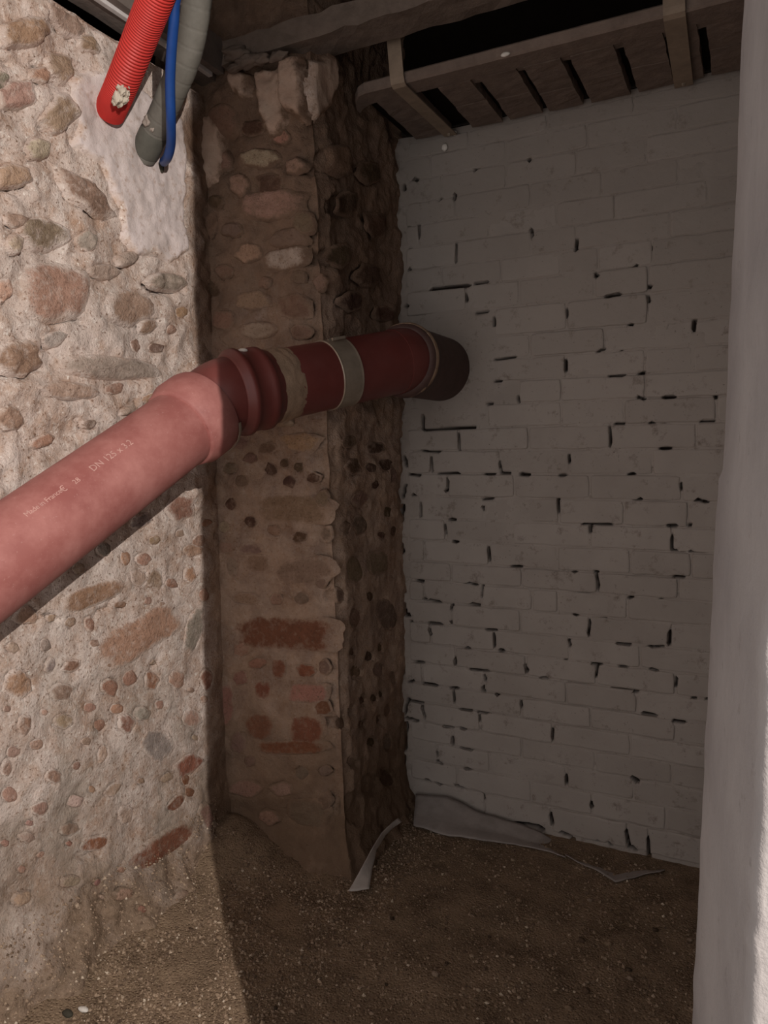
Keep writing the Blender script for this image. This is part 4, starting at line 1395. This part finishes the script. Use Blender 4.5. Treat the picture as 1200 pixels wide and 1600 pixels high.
# clamp
cw = 0.072
cp = [pD - d3 * cw / 2, pD - d3 * (cw / 2 - 0.002), pD - d3 * (cw / 2 - 0.008), pD + d3 * (cw / 2 - 0.008), pD + d3 * (cw / 2 - 0.002), pD + d3 * cw / 2]
cl = empty('pipe_clamp', pD)
bpy.data.objects.remove(cl)
Vx, Fx = sweep(cp, [0.1006, 0.1036, 0.1022, 0.1022, 0.1036, 0.1006], 72)
cl = link('clamp', mesh('clamp', Vx, Fx), M['steel'], dp, smooth=False)
cl['label'] = 'shiny steel band clamp round the pipe'
upn = -dn
tocam = (CAMPOS - pD).normalized()
tocam = (tocam - d3 * tocam.dot(d3)).normalized()
lug = (upn * 0.93 + tocam * 0.36).normalized()
for k_ in (-1, 1):
    c = pD + lug * 0.106 + d3 * 0.004 + upn.cross(d3) * 0.012 * k_
    Vx, Fx = sweep([c - d3 * 0.022, c + d3 * 0.022], [0.005, 0.005], 10)
    link('clamp_bolt', mesh('clamp_bolt', Vx, Fx), M['steel'], cl)
# white tab on the socket
tabn = (upn * 0.96 + tocam * 0.3).normalized()
lump('label_tab', q + d3 * 0.05 + tabn * 0.113, 0.013, M['chipwhite'], dp, 1.1, (1.2, 0.7, 0.5), sub=2, amp=0.1)
# ring and last bend into the wall
d4 = Vector((0, 1, 0))
bend = []
e1w = pE - d3 * 0.005 + Vector((0.0, 0.012, 0))
a = pE - d3 * 0.045
for i in range(13):
    t = i / 12
    L_ = 0.015
    b, c, d = a + d3 * L_, e1w - d4 * L_, e1w
    bend.append(a * (1 - t) ** 3 + b * 3 * t * (1 - t) ** 2 + c * 3 * t * t * (1 - t) + d * t ** 3)
Vx, Fx = sweep(bend, [0.102] * 13, 72)
link('elbow', mesh('elbow', Vx, Fx), M['pipe_dark'], dp, smooth=True)
ring0 = e1w
prof = [(-0.03, 0.103), (-0.026, 0.112), (-0.005, 0.1175), (0.010, 0.1175), (0.016, 0.112), (0.05, 0.1125), (0.36, 0.1125)]
Vx, Fx = sweep([ring0 + d4 * a_ for a_, _ in prof], [r for _, r in prof], 72)
link('wall_sleeve', mesh('wall_sleeve', Vx, Fx), M['sleeve'], dp, smooth=True)['label'] = 'last wide sleeve entering the back wall'
# mortar caught on the ring's lower half
Vx, Fx = [], []
pts = [ring0 + d4 * (0.022 * i / 6 - 0.014) for i in range(7)]
Vx, Fx = sweep(pts, [0.1165 + 0.004 * math.sin(math.pi * i / 6) for i in range(7)], 60, wob=lambda i, a: 0.003 * noise.noise(Vector((i, math.cos(a) * 8, math.sin(a) * 8))) - 0.0035 * (0.5 - 0.5 * math.sin(a * 1.0 + 2.6)))
link('mortar_smear', mesh('mortar_smear', Vx, Fx), M['pipesmear'], dp, smooth=True)
# bright bracket under the elbow bell
bc = e0 + d1 * 0.004 + Vector((0, 0, -0.002))
dn1 = (Vector((0, 0, -1)) - d1 * Vector((0, 0, -1)).dot(d1)).normalized()
sd1 = d1.cross(dn1)
Vx, Fx = [], []
for i in range(25):
    a_ = -1.3 + 2.6 * i / 24
    rv = dn1 * math.cos(a_) + sd1 * math.sin(a_)
    for du, rr in ((-0.004, 0.1205), (0.004, 0.1205), (0.004, 0.1225), (-0.004, 0.1225)):
        Vx.append(bc + d1 * du + rv * rr)
for i in range(24):
    for k_ in range(4):
        Fx.append((i * 4 + k_, i * 4 + (k_ + 1) % 4, i * 4 + 4 + (k_ + 1) % 4, i * 4 + 4 + k_))
Fx += [(0, 1, 2, 3), (99, 98, 97, 96)]
link('support_bracket', mesh('support_bracket', Vx, Fx), M['steel'], dp, smooth=False)['label'] = 'thin bright metal bracket under the elbow'


# faded print along the long pipe
def print_on_pipe(text, px_start, size, spacing=1.0):
    cu = bpy.data.curves.new('printed_text', 'FONT')
    cu.body = text
    cu.size = size
    cu.space_character = spacing
    cu.resolution_u = 2
    tmp = bpy.data.objects.new('printed_text', cu)
    COL.objects.link(tmp)
    dg = bpy.context.evaluated_depsgraph_get()
    me = bpy.data.meshes.new_from_object(tmp.evaluated_get(dg))
    bpy.data.objects.remove(tmp)
    bm = bmesh.new(); bm.from_mesh(me)
    bmesh.ops.triangulate(bm, faces=bm.faces)
    bmesh.ops.subdivide_edges(bm, edges=[e for e in bm.edges if e.calc_length() > 0.008], cuts=1)
    bm.to_mesh(me); bm.free()
    # hit point of the starting pixel on the cylinder
    r = ray(*px_start).normalized()
    w = CAMPOS - pA
    rp, wp = r - d1 * r.dot(d1), w - d1 * w.dot(d1)
    A_, B_, C_ = rp.dot(rp), 2 * rp.dot(wp), wp.dot(wp) - PR * PR
    t = (-B_ - math.sqrt(max(0, B_ * B_ - 4 * A_ * C_))) / (2 * A_)
    hit = CAMPOS + r * t
    s = (hit - pA).dot(d1)
    radial = (hit - pA - d1 * s).normalized()
    circ = d1.cross(radial) * 1.0
    if circ.dot(UP) < 0:
        circ = -circ
    for v in me.vertices:
        x, y = v.co.x, v.co.y
        a = y / PR
        v.co = pA + d1 * (s + x) + (radial * math.cos(a) + circ * math.sin(a)) * (PR + 0.0005)
    o = link('printed_text', me, M['ink'], lp)
    o['label'] = 'pale printed line on the red pipe'
    return o


print_on_pipe('Made in France', (42, 808), 0.017, 0.92)
print_on_pipe('28', (118, 757), 0.017)
print_on_pipe('DN 125 x 3.2', (146, 737), 0.023)
# ring mark between the two lines: a circled e
print_on_pipe('\u20ac', (99, 770), 0.022)

# ------------------------------------------------------------------ plastic sheet remains at the foot of the walls
def sheet(name, rows, mat, label, cat, th=0.003):
    """rows: list of lists of world points (same length); gives a thin sheet with thickness and ripples"""
    nr, nc = len(rows), len(rows[0])
    NR, NC = (nr - 1) * 6 + 1, (nc - 1) * 8 + 1
    G = []
    for i in range(NR):
        a = i / (NR - 1) * (nr - 1); r0 = min(int(a), nr - 2); u = a - r0
        line = []
        for j in range(NC):
            b = j / (NC - 1) * (nc - 1); c0_ = min(int(b), nc - 2); v = b - c0_
            p = (rows[r0][c0_] * (1 - u) + rows[r0 + 1][c0_] * u) * (1 - v) + (rows[r0][c0_ + 1] * (1 - u) + rows[r0 + 1][c0_ + 1] * u) * v
            line.append(p + Vector((0, 1, 0.5)) * 0.006 * fbm(p, 14, 2.2, 2))
        G.append(line)
    V = [p for l in G for p in l]
    F = [(i * NC + j, i * NC + j + 1, (i + 1) * NC + j + 1, (i + 1) * NC + j) for i in range(NR - 1) for j in range(NC - 1)]
    me = mesh(name, V, F)
    o = link(name, me, mat, None, smooth=True)
    m = o.modifiers.new('thickness', 'SOLIDIFY')
    m.thickness = th
    m.offset = 0
    return tag(o, label, cat)


def fl(x, y, z=0.006):
    p = on(x, y, 2, z)
    p.z = z + max(0, floor_z(p.x, p.y)) if z < 0.01 else z
    return p


def bk(x, y, off=0.02):
    return on(x, y, 1, YB - off)


top = [bk(650, 1240), bk(700, 1244), bk(740, 1264), bk(800, 1284), bk(845, 1300), bk(880, 1322)]
low = [fl(646, 1290), fl(690, 1304), fl(740, 1312), fl(800, 1318), fl(850, 1328), fl(884, 1340)]
midr = [(a * 0.5 + b * 0.5) + Vector((0, -0.005, -0.012)) for a, b in zip(top, low)]
sheet('plastic_sheet', [low, midr, top], M['sheet'], 'crumpled grey plastic sheet turned up at the left foot of the back wall', 'sheet')
top = [bk(880, 1328), bk(920, 1332), bk(960, 1340), bk(1010, 1352), bk(1040, 1356)]
low = [fl(884, 1336), fl(920, 1354), fl(962, 1377), fl(1006, 1366), fl(1038, 1360)]
midr = [(a * 0.5 + b * 0.5) + Vector((0, 0, -0.003)) for a, b in zip(top, low)]
sheet('plastic_sheet', [low, midr, top], M['sheet'], 'grey plastic sheet corner lying in a point on the floor near the jamb', 'sheet')
left = [on(545, 1391, 2, 0.02), on(563, 1360, 2, 0.05), on(582, 1325, 2, 0.07), on(597, 1300, 2, 0.075), on(622, 1278, 2, 0.07)]
right = [on(577, 1388, 2, 0.02), on(581, 1360, 2, 0.03), on(588, 1328, 2, 0.045), on(603, 1303, 2, 0.05), on(628, 1284, 2, 0.055)]
sheet('plastic_strip', [left, right], M['sheet_white'], 'narrow white plastic strip curling along the floor beside the pier', 'strip')

# loose chips on the floor at lower left
p = on(130, 1577, 2, floor_z(-1.45, 1.15) + 0.006)
tag(lump('stone_chip', p, 0.011, M['chipwhite'], None, 2.0, (1.5, 0.7, 0.5), sub=2), 'small white plaster chip lying at the lower left of the floor', 'chip')
p = on(106, 1583, 2, floor_z(-1.45, 1.15) + 0.006)
tag(lump('stone_chip', p, 0.012, M['chipdark'], None, 6.0, (1.3, 0.8, 0.6), sub=2), 'small dark chip lying beside the white plaster chip', 'chip')
